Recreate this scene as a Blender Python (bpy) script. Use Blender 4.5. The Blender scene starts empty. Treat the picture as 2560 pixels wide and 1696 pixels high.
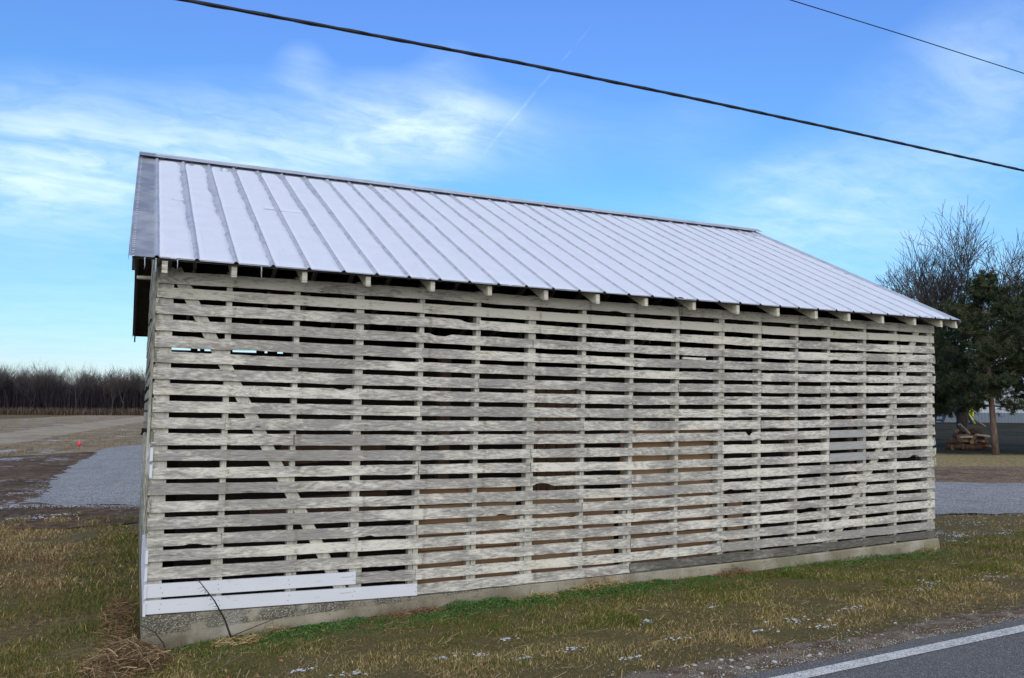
import bpy, math, random
import numpy as np
from mathutils import Vector, Matrix, noise
from mathutils.geometry import delaunay_2d_cdt
R = math.radians
random.seed(7)
rng = np.random.default_rng(11)
S = bpy.context.scene

# ------------------------------------------------------------------ camera
cd = bpy.data.cameras.new("camera")
cd.sensor_width = 36.0
cd.lens = 1950.7 / 2560 * 36
cd.clip_start = 0.05
cd.clip_end = 9000
cam = bpy.data.objects.new("camera", cd)
S.collection.objects.link(cam)
CX, CY, CZ = -.1595, -7.4146, 2.10
cam.matrix_world = Matrix(((.901533, -.044787, -.430387, CX),
                           (-.43268, -.081408, -.897865, CY),
                           (.005175, .995674, -.09277, CZ),
                           (0, 0, 0, 1)))
S.camera = cam

# ------------------------------------------------------------------ light
SUN_EL, SUN_AZ = 32.0, 205.0       # compass-like: azimuth measured from +Y toward +X
S.view_settings.view_transform = 'Standard'
S.view_settings.look = 'None'
S.view_settings.exposure = 0.75
S.view_settings.gamma = 1.0

sd_ = bpy.data.lights.new("sun", 'SUN')
sd_.energy = 0.88
sd_.angle = R(60)
sd_.color = (1.0, 0.92, 0.80)
sun = bpy.data.objects.new("sun", sd_)
S.collection.objects.link(sun)
saz = R(SUN_AZ)
sdir = Vector((math.sin(saz) * math.cos(R(SUN_EL)), math.cos(saz) * math.cos(R(SUN_EL)), math.sin(R(SUN_EL))))
sun.rotation_euler = (-sdir).to_track_quat('-Z', 'Y').to_euler()


class NT:
    """small node-tree writer"""
    def __init__(s, tree):
        s.t = tree
        s.n = tree.nodes
        s.l = tree.links

    def add(s, kind, **kw):
        nd = s.n.new(kind)
        for k, v in kw.items():
            setattr(nd, k, v)
        return nd

    def put(s, nd, name, v):
        sock = nd.inputs[name]
        if hasattr(v, 'is_output') or hasattr(v, 'links'):
            s.l.new(v, sock)
        else:
            sock.default_value = v

    def math(s, op, a, b=0.0, c=0.0, clamp=False):
        nd = s.add('ShaderNodeMath', operation=op, use_clamp=clamp)
        s.put(nd, 0, a); s.put(nd, 1, b); s.put(nd, 2, c)
        return nd.outputs[0]

    def vmath(s, op, a, b=(0, 0, 0)):
        nd = s.add('ShaderNodeVectorMath', operation=op)
        s.put(nd, 0, a); s.put(nd, 1, b)
        return nd.outputs['Value'] if op in ('DOT_PRODUCT', 'LENGTH', 'DISTANCE') else nd.outputs[0]

    def comb(s, x, y, z):
        nd = s.add('ShaderNodeCombineXYZ')
        s.put(nd, 0, x); s.put(nd, 1, y); s.put(nd, 2, z)
        return nd.outputs[0]

    def sep(s, v):
        nd = s.add('ShaderNodeSeparateXYZ')
        s.put(nd, 0, v)
        return nd.outputs

    def noise(s, vec, scale=5.0, detail=3.0, rough=0.5, dist=0.0):
        nd = s.add('ShaderNodeTexNoise')
        s.put(nd, 'Vector', vec); s.put(nd, 'Scale', scale); s.put(nd, 'Detail', detail)
        s.put(nd, 'Roughness', rough); s.put(nd, 'Distortion', dist)
        return nd.outputs[0]

    def voro(s, vec, scale=5.0, out='Distance', feature='F1'):
        nd = s.add('ShaderNodeTexVoronoi', feature=feature)
        s.put(nd, 'Vector', vec); s.put(nd, 'Scale', scale)
        return nd.outputs[out]

    def step(s, v, lo, hi, a=0.0, b=1.0):
        nd = s.add('ShaderNodeMapRange', interpolation_type='SMOOTHSTEP')
        s.put(nd, 'Value', v); s.put(nd, 'From Min', lo); s.put(nd, 'From Max', hi)
        s.put(nd, 'To Min', a); s.put(nd, 'To Max', b)
        return nd.outputs[0]

    def mix(s, f, a, b, mode='MIX'):
        nd = s.add('ShaderNodeMix', data_type='RGBA', blend_type=mode)
        s.put(nd, 'Factor', f)
        for nm, v in ((6, a), (7, b)):
            if hasattr(v, 'links'):
                s.l.new(v, nd.inputs[nm])
            else:
                nd.inputs[nm].default_value = (*v, 1) if len(v) == 3 else v
        return nd.outputs[2]

    def ramp(s, v, stops):
        nd = s.add('ShaderNodeValToRGB')
        s.put(nd, 0, v)
        e = nd.color_ramp.elements
        while len(e) < len(stops):
            e.new(0.5)
        for i, (p, c) in enumerate(stops):
            e[i].position = p
            e[i].color = (*c, 1)
        return nd.outputs[0]

    def bump(s, h, strength=0.3, dist=0.01):
        nd = s.add('ShaderNodeBump')
        s.put(nd, 'Height', h); s.put(nd, 'Strength', strength); s.put(nd, 'Distance', dist)
        return nd.outputs[0]


def mat(name, fn):
    m = bpy.data.materials.new(name)
    m.use_nodes = True
    t = NT(m.node_tree)
    b = t.n['Principled BSDF']
    kw = fn(t) or {}
    for k, v in kw.items():
        k = {'color': 'Base Color', 'rough': 'Roughness', 'normal': 'Normal', 'metal': 'Metallic',
             'spec': 'Specular IOR Level', 'alpha': 'Alpha', 'sub': 'Subsurface Weight', 'trans': 'Transmission Weight'}[k]
        if isinstance(v, tuple) and len(v) == 3:
            v = (*v, 1)
        t.put(b, k, v)
    return m


# ---- world: Nishita sky with thin cirrus
W = bpy.data.worlds.new("World")
S.world = W
W.use_nodes = True
t = NT(W.node_tree)
bg = t.n['Background']
sky = t.add('ShaderNodeTexSky', sky_type='NISHITA')
sky.sun_disc = False
sky.sun_elevation = R(SUN_EL)
sky.sun_rotation = R(SUN_AZ)
sky.air_density = 1.0
sky.dust_density = 0.3
sky.ozone_density = 2.0
tc = t.add('ShaderNodeTexCoord')
D = t.vmath('NORMALIZE', tc.outputs['Generated'])
dx, dy, dz = t.sep(D)
# deeper blue aloft, pale near the horizon
tint = t.ramp(dz, [(0.0, (.66, .62, .72)), (0.10, (.62, .84, 1.0)), (0.26, (.60, 1.06, 1.30)),
                   (0.5, (.84, 1.16, 1.8)), (1.0, (.8, .95, 1.3))])
base = t.mix(1.0, sky.outputs[0], tint, 'MULTIPLY')
# cirrus, on a plane high above
zz = t.math('ADD', dz, 0.12)
pl = t.comb(t.math('DIVIDE', dx, zz), t.math('DIVIDE', dy, zz), 0.0)
warp = t.noise(pl, 1.6, 4, .6)
st1 = t.vmath('MULTIPLY', pl, (1.1, 2.6, 1))
st1 = t.vmath('ADD', st1, t.comb(t.math('MULTIPLY', warp, 1.3), t.math('MULTIPLY', warp, .6), 0))
wisps = t.noise(st1, 1.9, 9, .60, .3)
fine = t.noise(t.vmath('MULTIPLY', pl, (3, 4.2, 1)), 2.6, 7, .58, .4)


def skydir(px, py):
    v = Vector((px - 1280, 848 - py, -1950.7))
    return (cam.matrix_world.to_3x3() @ v).normalized()


def blob(px, py, rad, amt, sx=1.0):
    c = skydir(px, py)
    d = t.vmath('SUBTRACT', D, tuple(c))
    d = t.vmath('MULTIPLY', d, (1 / sx, 1 / sx, 1.0))
    return t.math('MULTIPLY', t.step(t.vmath('LENGTH', d), 0.0, rad, 1.0, 0.0), amt)


dens = t.math('MULTIPLY', t.step(dz, .0, .5, .22, -.10), 1.0)
for (px, py, rad, amt, sx) in ((1040, 310, .08, .74, 2.3), (1180, 300, .05, .30, 1.6), (760, 365, .11, .56, 2.6), (420, 410, .11, .46, 2.4), (60, 415, .11, .66, 1.8),
                               (140, 215, .05, .12, 2.2), (760, 170, .05, .34, 1.0), (1130, 165, .05, .24, 1.4),
                               (2420, 260, .13, .36, 1.6), (2060, 530, .10, .45, 2.4), (1720, 320, .07, .14, 1.8), (2500, 60, .1, .2, 1.2),
                               (1950, 440, .05, .26, 1.8), (1350, 330, .08, .22, 2.0)):
    dens = t.math('ADD', dens, blob(px, py, rad, amt, sx))
cl = t.math('ADD', t.math('MULTIPLY', wisps, .75), t.math('MULTIPLY', fine, .25))
cl = t.math('MULTIPLY', t.math('ADD', t.math('MULTIPLY', t.step(cl, .30, .70), .74), .22), dens)
# condensation trail, an old thin one
a, b = skydir(1500, 40), skydir(1208, 385)
nrm = a.cross(b).normalized()
mid = (a + b).normalized()
off = t.math('ABSOLUTE', t.math('ADD', t.vmath('DOT_PRODUCT', D, tuple(nrm)), t.math('MULTIPLY', t.math('SUBTRACT', fine, .5), .006)))
trail = t.math('MULTIPLY', t.step(off, .0006, .0026, 1, 0), t.step(t.vmath('DOT_PRODUCT', D, tuple(mid)), math.cos(a.angle(b) / 2 * 1.1), math.cos(a.angle(b) / 2 * .7), 0, 1))
trail = t.math('MULTIPLY', trail, t.step(fine, .30, .65, .02, .13))
cl = t.math('ADD', cl, trail, clamp=True)
skylum = t.math('MULTIPLY', t.vmath('DOT_PRODUCT', base, (.3, .5, .2)), 1.0)
col = t.mix(cl, base, (6.7, 8.1, 9.4))
# white glow added to the unseen sky around the sun, whitens ambient light
fill_glow = t.step(t.vmath('DOT_PRODUCT', D, tuple(sdir)), -.05, .9)
col = t.mix(t.math('MULTIPLY', fill_glow, .85), col, (7.2, 7.6, 8.0))
t.put(bg, 'Color', col)
t.put(bg, 'Strength', 0.085)

# ------------------------------------------------------------------ helpers
COL = S.collection


def sd(s, d):
    """a point of the yard: s metres to the right, d metres away from the roadside viewpoint"""
    return CX + .902 * s + .432 * d, CY - .432 * s + .902 * d


def ground(x, y):
    x = np.asarray(x, float); y = np.asarray(y, float)
    d = .432 * (x - CX) + .902 * (y - CY); s = .902 * (x - CX) - .432 * (y - CY)
    zf = .07 + .146 * (1 - np.exp(-np.maximum(x, 0) / 2.2))
    k = np.clip(-y / 3.3, 0, 1)
    front = zf + (.40 - zf) * k
    rise = .0185 * np.clip(d - 12, 0, 68) * np.clip((s + 2) / 8, 0, 1)
    back0 = .1 + (zf - .1) * np.clip(1 - y / 3, 0, 1) + rise
    return np.where(y < 0, front, back0)


def gz(x, y):
    return float(ground(x, y))


def tag(o, label=None, cat=None, group=None, kind=None):
    if label: o['label'] = label
    if cat: o['category'] = cat
    if group: o['group'] = group
    if kind: o['kind'] = kind
    return o


def empty(name, loc=(0, 0, 0), rz=0.0):
    o = bpy.data.objects.new(name, None)
    o.empty_display_size = .3
    o.location = loc
    o.rotation_euler = (0, 0, rz)
    COL.objects.link(o)
    return o


def mesh_obj(name, V, F, mt, parent=None, uv=None, rnd=None, smooth=False, col=None):
    me = bpy.data.meshes.new(name)
    me.from_pydata([tuple(v) for v in V], [], F)
    me.update()
    if uv is not None:                      # per-vertex (u, v) -> loops
        ul = me.uv_layers.new(name="board")
        li = np.empty(len(me.loops), np.int32)
        me.loops.foreach_get('vertex_index', li)
        ul.data.foreach_set('uv', np.asarray(uv, np.float32)[li].ravel())
    if rnd is not None:
        at = me.color_attributes.new("rnd", 'FLOAT_COLOR', 'POINT')
        at.data.foreach_set('color', np.asarray(rnd, np.float32).ravel())
    if col is not None:
        at = me.color_attributes.new("tone", 'FLOAT_COLOR', 'POINT')
        at.data.foreach_set('color', np.asarray(col, np.float32).ravel())
    if smooth:
        me.polygons.foreach_set('use_smooth', [True] * len(me.polygons))
    me.materials.append(mt)
    o = bpy.data.objects.new(name, me)
    COL.objects.link(o)
    if parent: o.parent = parent
    return o


def tri_obj(name, V, T, mt, col=None, parent=None, quad=False):
    """fast numpy mesh: V (n,3), T (m,3 or 4)"""
    V = np.asarray(V, np.float32); T = np.asarray(T, np.int32)
    k = T.shape[1]
    me = bpy.data.meshes.new(name)
    me.vertices.add(len(V)); me.vertices.foreach_set('co', V.ravel())
    me.loops.add(T.size); me.loops.foreach_set('vertex_index', T.ravel())
    me.polygons.add(len(T))
    me.polygons.foreach_set('loop_start', np.arange(0, T.size, k, dtype=np.int32))
    me.polygons.foreach_set('loop_total', np.full(len(T), k, np.int32))
    me.update(calc_edges=True)
    if col is not None:
        at = me.color_attributes.new("tone", 'FLOAT_COLOR', 'POINT')
        at.data.foreach_set('color', np.asarray(col, np.float32).ravel())
    me.materials.append(mt)
    o = bpy.data.objects.new(name, me)
    COL.objects.link(o)
    if parent: o.parent = parent
    return o


class MB:
    """collects boards (irregular boxes with board coordinates) into one mesh"""
    def __init__(s):
        s.V = []; s.F = []; s.uv = []; s.rnd = []

    def ring(s, pts):
        i = len(s.V)
        s.V += [tuple(p) for p in pts]
        return list(range(i, i + len(pts)))

    def board(s, p0, p1, up, th, w, seg=1, rough=0.0, wear=None, ends=0.0, bites=(), cuts=None, u0=None):
        """board from p0 to p1; w = height along 'up', th = thickness along the third axis. Centre line given."""
        p0 = Vector(p0); p1 = Vector(p1); up = Vector(up).normalized()
        ax = (p1 - p0); L = ax.length; ax.normalize()
        out = ax.cross(up).normalized()
        up2 = out.cross(ax).normalized()
        r = (random.random(), random.random() if wear is None else wear, random.random(), 1)
        ph = random.random() * 100
        u00 = random.random() * 3 if u0 is None else u0
        rings = []
        for i in range(seg + 1):
            f = i / seg
            c = p0 + ax * (L * f)
            if cuts is not None:
                c = cuts(f)
            tp = w / 2; bt = -w / 2
            if rough:
                q = f * L
                tp += rough * noise.noise((q * 3, ph, 0)) + rough * .5 * noise.noise((q * 14, ph, 3))
                bt += rough * noise.noise((q * 3, ph, 9)) + rough * .5 * noise.noise((q * 14, ph, 5))
            for (bc, bw, bd) in bites:          # (centre m, half width m, depth; +top -bottom)
                k = max(0.0, 1 - abs(f * L - bc) / bw)
                if bd > 0: tp -= bd * min(1, k * 1.8)
                else: bt -= bd * min(1, k * 1.8)
            e = 0
            if ends and i in (0, seg):
                e = random.uniform(-ends, ends)
            ids = []
            for (a_, b_) in ((bt, -th / 2), (tp, -th / 2), (tp, th / 2), (bt, th / 2)):
                ee = ax * (e + (random.uniform(-ends, ends) * .6 if ends and i in (0, seg) else 0))
                s.V.append(tuple(c + up2 * a_ + out * b_ + ee))
                s.uv.append((u00 + f * L, a_ + (0 if b_ < 0 else th * 3)))
                s.rnd.append(r)
                ids.append(len(s.V) - 1)
            rings.append(ids)
        for a, b in zip(rings[:-1], rings[1:]):
            for k in range(4):
                s.F.append((a[k], b[k], b[(k + 1) % 4], a[(k + 1) % 4]))
        s.F.append(tuple(rings[0]))
        s.F.append(tuple(reversed(rings[-1])))

    def box(s, x0, x1, y0, y1, z0, z1, wear=.5):
        r = (random.random(), wear, random.random(), 1)
        i = len(s.V)
        for x in (x0, x1):
            for y in (y0, y1):
                for z in (z0, z1):
                    s.V.append((x, y, z)); s.uv.append((x + y, z)); s.rnd.append(r)
        for f in ((0, 1, 3, 2), (4, 6, 7, 5), (0, 4, 5, 1), (2, 3, 7, 6), (0, 2, 6, 4), (1, 5, 7, 3)):
            s.F.append(tuple(i + k for k in f))

    def build(s, name, mt, parent=None):
        return mesh_obj(name, s.V, s.F, mt, parent, uv=s.uv, rnd=s.rnd)


def tube(V, F, pts, rads, n=6, cap=True):
    """append a tapered tube through pts"""
    pts = [Vector(p) for p in pts]
    rings = []
    for i, p in enumerate(pts):
        d = (pts[min(i + 1, len(pts) - 1)] - pts[max(i - 1, 0)]).normalized()
        a = d.cross(Vector((0.31, 0.17, 1)) if abs(d.z) < .9 else Vector((1, 0, 0))).normalized()
        b = d.cross(a)
        ids = []
        for k in range(n):
            an = 2 * math.pi * k / n
            V.append(tuple(p + (a * math.cos(an) + b * math.sin(an)) * rads[i])); ids.append(len(V) - 1)
        rings.append(ids)
    for a, b in zip(rings[:-1], rings[1:]):
        for k in range(n):
            F.append((a[k], a[(k + 1) % n], b[(k + 1) % n], b[k]))
    if cap:
        F.append(tuple(reversed(rings[0]))); F.append(tuple(rings[-1]))


# ------------------------------------------------------------------ materials
def painted_wood(cream, grey, dark, wearbase):
    def fn(t):
        uv = t.add('ShaderNodeUVMap', uv_map='board').outputs[0]
        at = t.add('ShaderNodeAttribute', attribute_name='rnd').outputs['Color']
        r, wr, r2 = t.sep(at)
        u, v, _ = t.sep(uv)
        rz = t.math('MULTIPLY', r, 60.0)
        # knots pull the grain around them
        kv = t.comb(t.math('MULTIPLY', u, 1.5), t.math('MULTIPLY', v, 5.0), rz)
        kd = t.voro(kv, 1.0)
        knot = t.step(kd, .035, .16, 1, 0)
        field = t.noise(t.comb(t.math('MULTIPLY', u, .9), t.math('MULTIPLY', v, 6.5), rz), 1.0, 2.0, .45, .25)
        fr = t.math('ADD', t.math('ADD', t.math('MULTIPLY', field, 150.0), t.math('MULTIPLY', v, 210.0)), t.math('MULTIPLY', knot, 14.0))
        rings = t.math('MULTIPLY', t.math('ADD', t.math('SINE', fr), 1.0), .5)
        fib = t.noise(t.comb(t.math('MULTIPLY', u, 9), t.math('MULTIPLY', v, 260), rz), 1.0, 2.0, .6)
        patch = t.noise(t.comb(t.math('MULTIPLY', u, 2.3), t.math('MULTIPLY', v, 9.0), t.math('ADD', rz, 7.0)), 1.0, 5.0, .62, .4)
        big = t.noise(t.comb(t.math('MULTIPLY', u, .8), t.math('MULTIPLY', v, 2.0), t.math('ADD', rz, 31.0)), 1.0, 2.0, .5)
        flake = t.noise(t.comb(t.math('MULTIPLY', u, 13), t.math('MULTIPLY', v, 45), rz), 1.0, 5.0, .7, .3)
        wear = t.math('ADD', t.math('MULTIPLY', patch, .74), t.math('MULTIPLY', rings, .09))
        wear = t.math('ADD', wear, t.math('MULTIPLY', fib, .20))
        wear = t.math('ADD', wear, t.math('MULTIPLY', t.math('SUBTRACT', big, .5), .55))
        wear = t.math('ADD', wear, t.math('MULTIPLY', t.math('SUBTRACT', wr, .5), .20))
        wear = t.math('ADD', wear, t.math('MULTIPLY', t.math('SUBTRACT', flake, .5), .85))
        gx_ = t.sep(t.add('ShaderNodeTexCoord').outputs['Object'])[0]
        wear = t.math('ADD', wear, t.step(gx_, .0, 4.5, .055, -.01))
        w = t.step(wear, wearbase - .24, wearbase + .17)
        yel = t.noise(t.comb(u, t.math('MULTIPLY', v, 5.0), t.math('ADD', rz, 3.0)), 2.2, 3.0, .6)
        paint = t.mix(t.step(yel, .5, .75, 0, .55), cream, (cream[0] * .93, cream[1] * .9, cream[2] * .72))
        wood = t.mix(t.step(fib, .35, .65), dark, grey)
        wood = t.mix(t.math('MULTIPLY', t.step(rings, .55, .95), .22), wood, dark)
        c = t.mix(w, paint, wood)
        # weather streaks and knots
        c = t.mix(t.math('MULTIPLY', t.step(rings, .74, .96), t.step(patch, .46, .62, .0, .20)), c, (dark[0] * .8, dark[1] * .8, dark[2] * .8))
        c = t.mix(t.math('MULTIPLY', t.step(kd, .02, .055, 1, 0), .75), c, (.06, .05, .04))
        # nail rust and grime where the boards cross the studs
        ox, oy, oz = t.sep(t.add('ShaderNodeTexCoord').outputs['Object'])
        q = t.math('ABSOLUTE', t.math('SUBTRACT', t.math('FRACT', t.math('DIVIDE', t.math('ADD', t.math('SUBTRACT', ox, t.math('MULTIPLY', t.math('MULTIPLY', ox, .0062), oz)), .325), .612)), .5))
        st = t.math('MULTIPLY', t.step(q, .0, .05, 1, 0), t.step(flake, .42, .60))
        c = t.mix(t.math('MULTIPLY', st, .6), c, (.20, .165, .11))
        c = t.mix(t.math('MULTIPLY', t.step(t.noise(t.comb(t.math('MULTIPLY', u, 3.1), t.math('MULTIPLY', v, 14.0), t.math('ADD', rz, 19.0)), 1.0, 5.0, .7), .60, .70), .55), c, (.17, .165, .15))
        # hairline splits
        sp = t.noise(t.comb(t.math('MULTIPLY', u, 2.2), t.math('MULTIPLY', v, 120), t.math('ADD', rz, 11.0)), 1.0, 1.0, .5)
        c = t.mix(t.math('MULTIPLY', t.step(sp, .70, .76), t.step(patch, .42, .6)), c, (.03, .03, .03))
        h = t.math('ADD', t.math('MULTIPLY', rings, .18), t.math('MULTIPLY', fib, .5))
        h = t.math('SUBTRACT', h, t.math('MULTIPLY', w, .5))
        return dict(color=c, rough=.85, spec=.2, normal=t.bump(h, .55, .003))
    return fn


M = {}
M['slat'] = mat('weathered_white_slats', painted_wood((.745, .71, .635), (.40, .385, .36), (.235, .225, .21), .53))
M['slat_clean'] = mat('eave_paint', painted_wood((.66, .625, .54), (.36, .34, .31), (.16, .15, .135), .68))
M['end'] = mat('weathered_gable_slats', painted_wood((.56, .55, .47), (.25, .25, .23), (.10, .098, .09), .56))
M['darkslat'] = mat('grey_weathered_boards', painted_wood((.36, .35, .31), (.17, .165, .15), (.075, .07, .06), .40))


def newboard(t):
    uv = t.add('ShaderNodeUVMap', uv_map='board').outputs[0]
    u, v, _ = t.sep(uv)
    n = t.noise(t.comb(t.math('MULTIPLY', u, 5), t.math('MULTIPLY', v, 40), 0), 1, 4, .6)
    e = t.step(t.math('ABSOLUTE', v), .040, .053)
    c = t.mix(t.math('MULTIPLY', t.step(n, .58, .72), t.math('ADD', t.math('MULTIPLY', e, .45), .03)), (.70, .72, .78), (.30, .27, .22))
    c = t.mix(t.step(t.noise(t.comb(u, v, 4), 3.0, 3), .45, .7, 0, .22), c, (.6, .62, .66))
    # nail heads, in pairs where the studs stand
    return dict(color=c, rough=.6, spec=.3, normal=t.bump(n, .15, .002))


M['white'] = mat('new_white_boards', newboard)
M['greyboard'] = mat('smooth_grey_boards', lambda t: dict(
    color=t.mix(t.step(t.noise(t.vmath('MULTIPLY', t.add('ShaderNodeTexCoord').outputs['Object'], (3, 1, 30)), 2.0, 5, .65), .35, .7),
                (.40, .395, .395), (.30, .297, .295)), rough=.7))


def brownwood(t):
    uv = t.add('ShaderNodeUVMap', uv_map='board').outputs[0]
    at = t.add('ShaderNodeAttribute', attribute_name='rnd').outputs['Color']
    r, wr, r2 = t.sep(at)
    u, v, _ = t.sep(uv)
    n = t.noise(t.comb(t.math('MULTIPLY', u, 1.5), t.math('MULTIPLY', v, 30), t.math('MULTIPLY', r, 40)), 1, 4, .6, .5)
    c = t.mix(n, (.20, .095, .042), (.50, .30, .165))
    c = t.mix(t.math('MULTIPLY', r2, .55), c, (.54, .38, .25))
    c = t.mix(t.step(t.noise(t.comb(u, v, 5), 2.0, 3), .5, .75, 0, .6), c, (.13, .08, .05))
    return dict(color=c, rough=.75)


M['brown'] = mat('raw_brown_lumber', brownwood)
M['dullbrown'] = mat('dull_brown_board', lambda t: dict(color=t.mix(t.noise(t.vmath('MULTIPLY', t.add('ShaderNodeTexCoord').outputs['Object'], (9, 9, 2)), 2.0, 4, .6), (.07, .04, .022), (.20, .12, .07)), rough=.85))


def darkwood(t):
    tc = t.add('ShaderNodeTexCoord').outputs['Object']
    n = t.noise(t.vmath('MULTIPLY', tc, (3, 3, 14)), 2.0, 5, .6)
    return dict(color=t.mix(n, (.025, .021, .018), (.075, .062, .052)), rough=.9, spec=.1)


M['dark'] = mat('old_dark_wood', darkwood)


def stud_mat(t):
    tc = t.add('ShaderNodeTexCoord').outputs['Object']
    n = t.noise(t.vmath('MULTIPLY', tc, (30, 30, 1.6)), 2.0, 5, .6, .3)
    p = t.noise(tc, 9.0, 4, .65)
    c = t.mix(t.step(n, .3, .7), (.35, .335, .295), (.54, .515, .44))
    c = t.mix(t.step(p, .5, .62, 0, .8), c, (.64, .61, .51))
    c = t.mix(t.step(n, .62, .75, 0, .6), c, (.12, .115, .11))
    return dict(color=c, rough=.85, spec=.2, normal=t.bump(n, .4, .003))


M['stud'] = mat('weathered_studs', stud_mat)


def metal(t):
    tc = t.add('ShaderNodeTexCoord').outputs['Object']
    n = t.noise(tc, 3.0, 5, .6, .3)
    f = t.noise(tc, 40.0, 3, .6)
    st = t.noise(t.vmath('MULTIPLY', tc, (9, 1, 1)), 1.5, 4, .6)
    c = t.mix(t.step(n, .35, .7), (.25, .27, .31), (.37, .39, .435))
    c = t.mix(t.step(f, .55, .75, 0, .3), c, (.44, .46, .50))
    c = t.mix(t.step(st, .55, .8, 0, .4), c, (.24, .235, .24))
    x, y, z = t.sep(tc)
    fr = t.math('MULTIPLY', t.step(x, -.10, -.045), t.step(t.noise(t.vmath('MULTIPLY', tc, (2, 5, 5)), 2.0, 5, .65), .30, .55, .35, .95))
    c = t.mix(fr, c, (.50, .525, .59))
    return dict(color=c, metal=.3, rough=t.step(n, .3, .7, .42, .62), normal=t.bump(n, .06, .02))


M['metal'] = mat('galvanised_roofing', metal)


def snowm(t):
    tc = t.add('ShaderNodeTexCoord').outputs['Object']
    n = t.noise(tc, 5.0, 6, .6)
    f = t.noise(tc, 90.0, 3, .6)
    st = t.noise(t.vmath('MULTIPLY', tc, (6, .9, .9)), 1.6, 5, .65, .4)
    c = t.mix(t.step(n, .35, .75, 0, .5), (.63, .67, .765), (.56, .60, .70))
    c = t.mix(t.step(st, .55, .75, 0, .45), c, (.52, .55, .64))
    h = t.math('ADD', n, t.math('MULTIPLY', f, .12))
    return dict(color=c, rough=.75, spec=.25, normal=t.bump(h, .25, .02))


M['snow'] = mat('thin_snow', snowm)


def concrete(t):
    tc = t.add('ShaderNodeTexCoord').outputs['Object']
    x, y, z = t.sep(tc)
    n = t.noise(tc, 2.2, 6, .6)
    f = t.noise(tc, 35.0, 4, .65)
    agg = t.voro(t.vmath('ADD', tc, t.vmath('MULTIPLY', t.comb(f, n, f), (.03, .03, .03))), 75.0)
    aggc = t.voro(t.vmath('ADD', tc, t.vmath('MULTIPLY', t.comb(f, n, f), (.03, .03, .03))), 75.0, 'Color')
    # an upper pour where the pebbles show
    lim = t.math('ADD', t.math('ADD', .205, t.math('MULTIPLY', x, .03)), t.math('MULTIPLY', t.math('SUBTRACT', t.noise(t.comb(x, 0, 0), 2.0, 3), .5), .02))
    up = t.step(t.math('SUBTRACT', z, lim), -.002, .012)
    patchy = t.math('MULTIPLY', up, t.step(t.noise(t.comb(x, y, z), 3.0, 4, .6), .40, .50))
    base = t.mix(t.step(n, .3, .7), (.20, .175, .125), (.37, .335, .26))
    base = t.mix(t.step(f, .5, .8, 0, .4), base, (.18, .17, .14))
    peb = t.mix(t.sep(aggc)[0], (.20, .18, .14), (.48, .45, .38))
    peb = t.mix(t.step(agg, .3, .6), peb, (.13, .12, .095))
    c = t.mix(patchy, base, peb)
    # damp, darker at the foot; white drips of old paint
    drip = t.math('MULTIPLY', t.step(t.noise(t.comb(t.math('MULTIPLY', x, 30), 0, t.math('MULTIPLY', z, 3)), 1, 2), .66, .72), t.step(z, .24, .34))
    c = t.mix(t.math('MULTIPLY', drip, .55), c, (.62, .61, .57))
    moss = t.math('MULTIPLY', t.step(x, 3, 8), t.step(t.noise(tc, 4.0, 4), .4, .65, 0, .5))
    c = t.mix(moss, c, (.17, .175, .09))
    crack = t.noise(t.comb(t.math('MULTIPLY', x, 1.3), t.math('MULTIPLY', z, 3.0), 4.0), 1.5, 5, .7, .5)
    c = t.mix(t.step(t.math('ABSOLUTE', t.math('SUBTRACT', crack, .5)), .0, .006, .75, 0), c, (.05, .045, .035))
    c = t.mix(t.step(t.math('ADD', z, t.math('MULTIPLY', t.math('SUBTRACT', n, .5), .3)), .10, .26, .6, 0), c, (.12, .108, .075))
    c = t.mix(t.step(t.noise(t.comb(t.math('MULTIPLY', x, 2.0), 0, z), 1.2, 6, .65), .5, .72, 0, .6), c, (.42, .40, .35))
    h = t.math('ADD', t.math('MULTIPLY', t.math('SUBTRACT', .6, agg), t.math('MULTIPLY', patchy, 1.2)), t.math('MULTIPLY', f, .2))
    return dict(color=c, rough=.9, spec=.2, normal=t.bump(h, .8, .012))


M['concrete'] = mat('old_concrete', concrete)


def toned(rough=.9, trans=0.0, spec=.15):
    def fn(t):
        c = t.add('ShaderNodeAttribute', attribute_name='tone').outputs['Color']
        return dict(color=c, rough=rough, spec=spec)
    return fn


M['grass'] = mat('grass_blades', toned())
M['leafy'] = mat('foliage', toned(.6, spec=.3))


def soilmat(t):
    tc = t.add('ShaderNodeTexCoord').outputs['Object']
    x, y, z = t.sep(tc)
    n = t.noise(tc, .5, 6, .62, .3)
    f = t.noise(tc, 14.0, 5, .7, .4)
    g = t.noise(t.vmath('MULTIPLY', tc, (1, 1, 1)), 60.0, 3, .7)
    c = t.mix(t.step(f, .35, .7), (.07, .052, .022), (.20, .155, .07))
    c = t.mix(t.step(n, .42, .62), c, (.105, .088, .036))
    c = t.mix(t.step(g, .50, .68, 0, .75), c, (.27, .22, .13))
    h = t.math('ADD', f, t.math('MULTIPLY', g, .5))
    return dict(color=c, rough=.95, spec=.1, normal=t.bump(h, .9, .03))


M['ground'] = mat('thatch_and_soil', soilmat)


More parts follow.
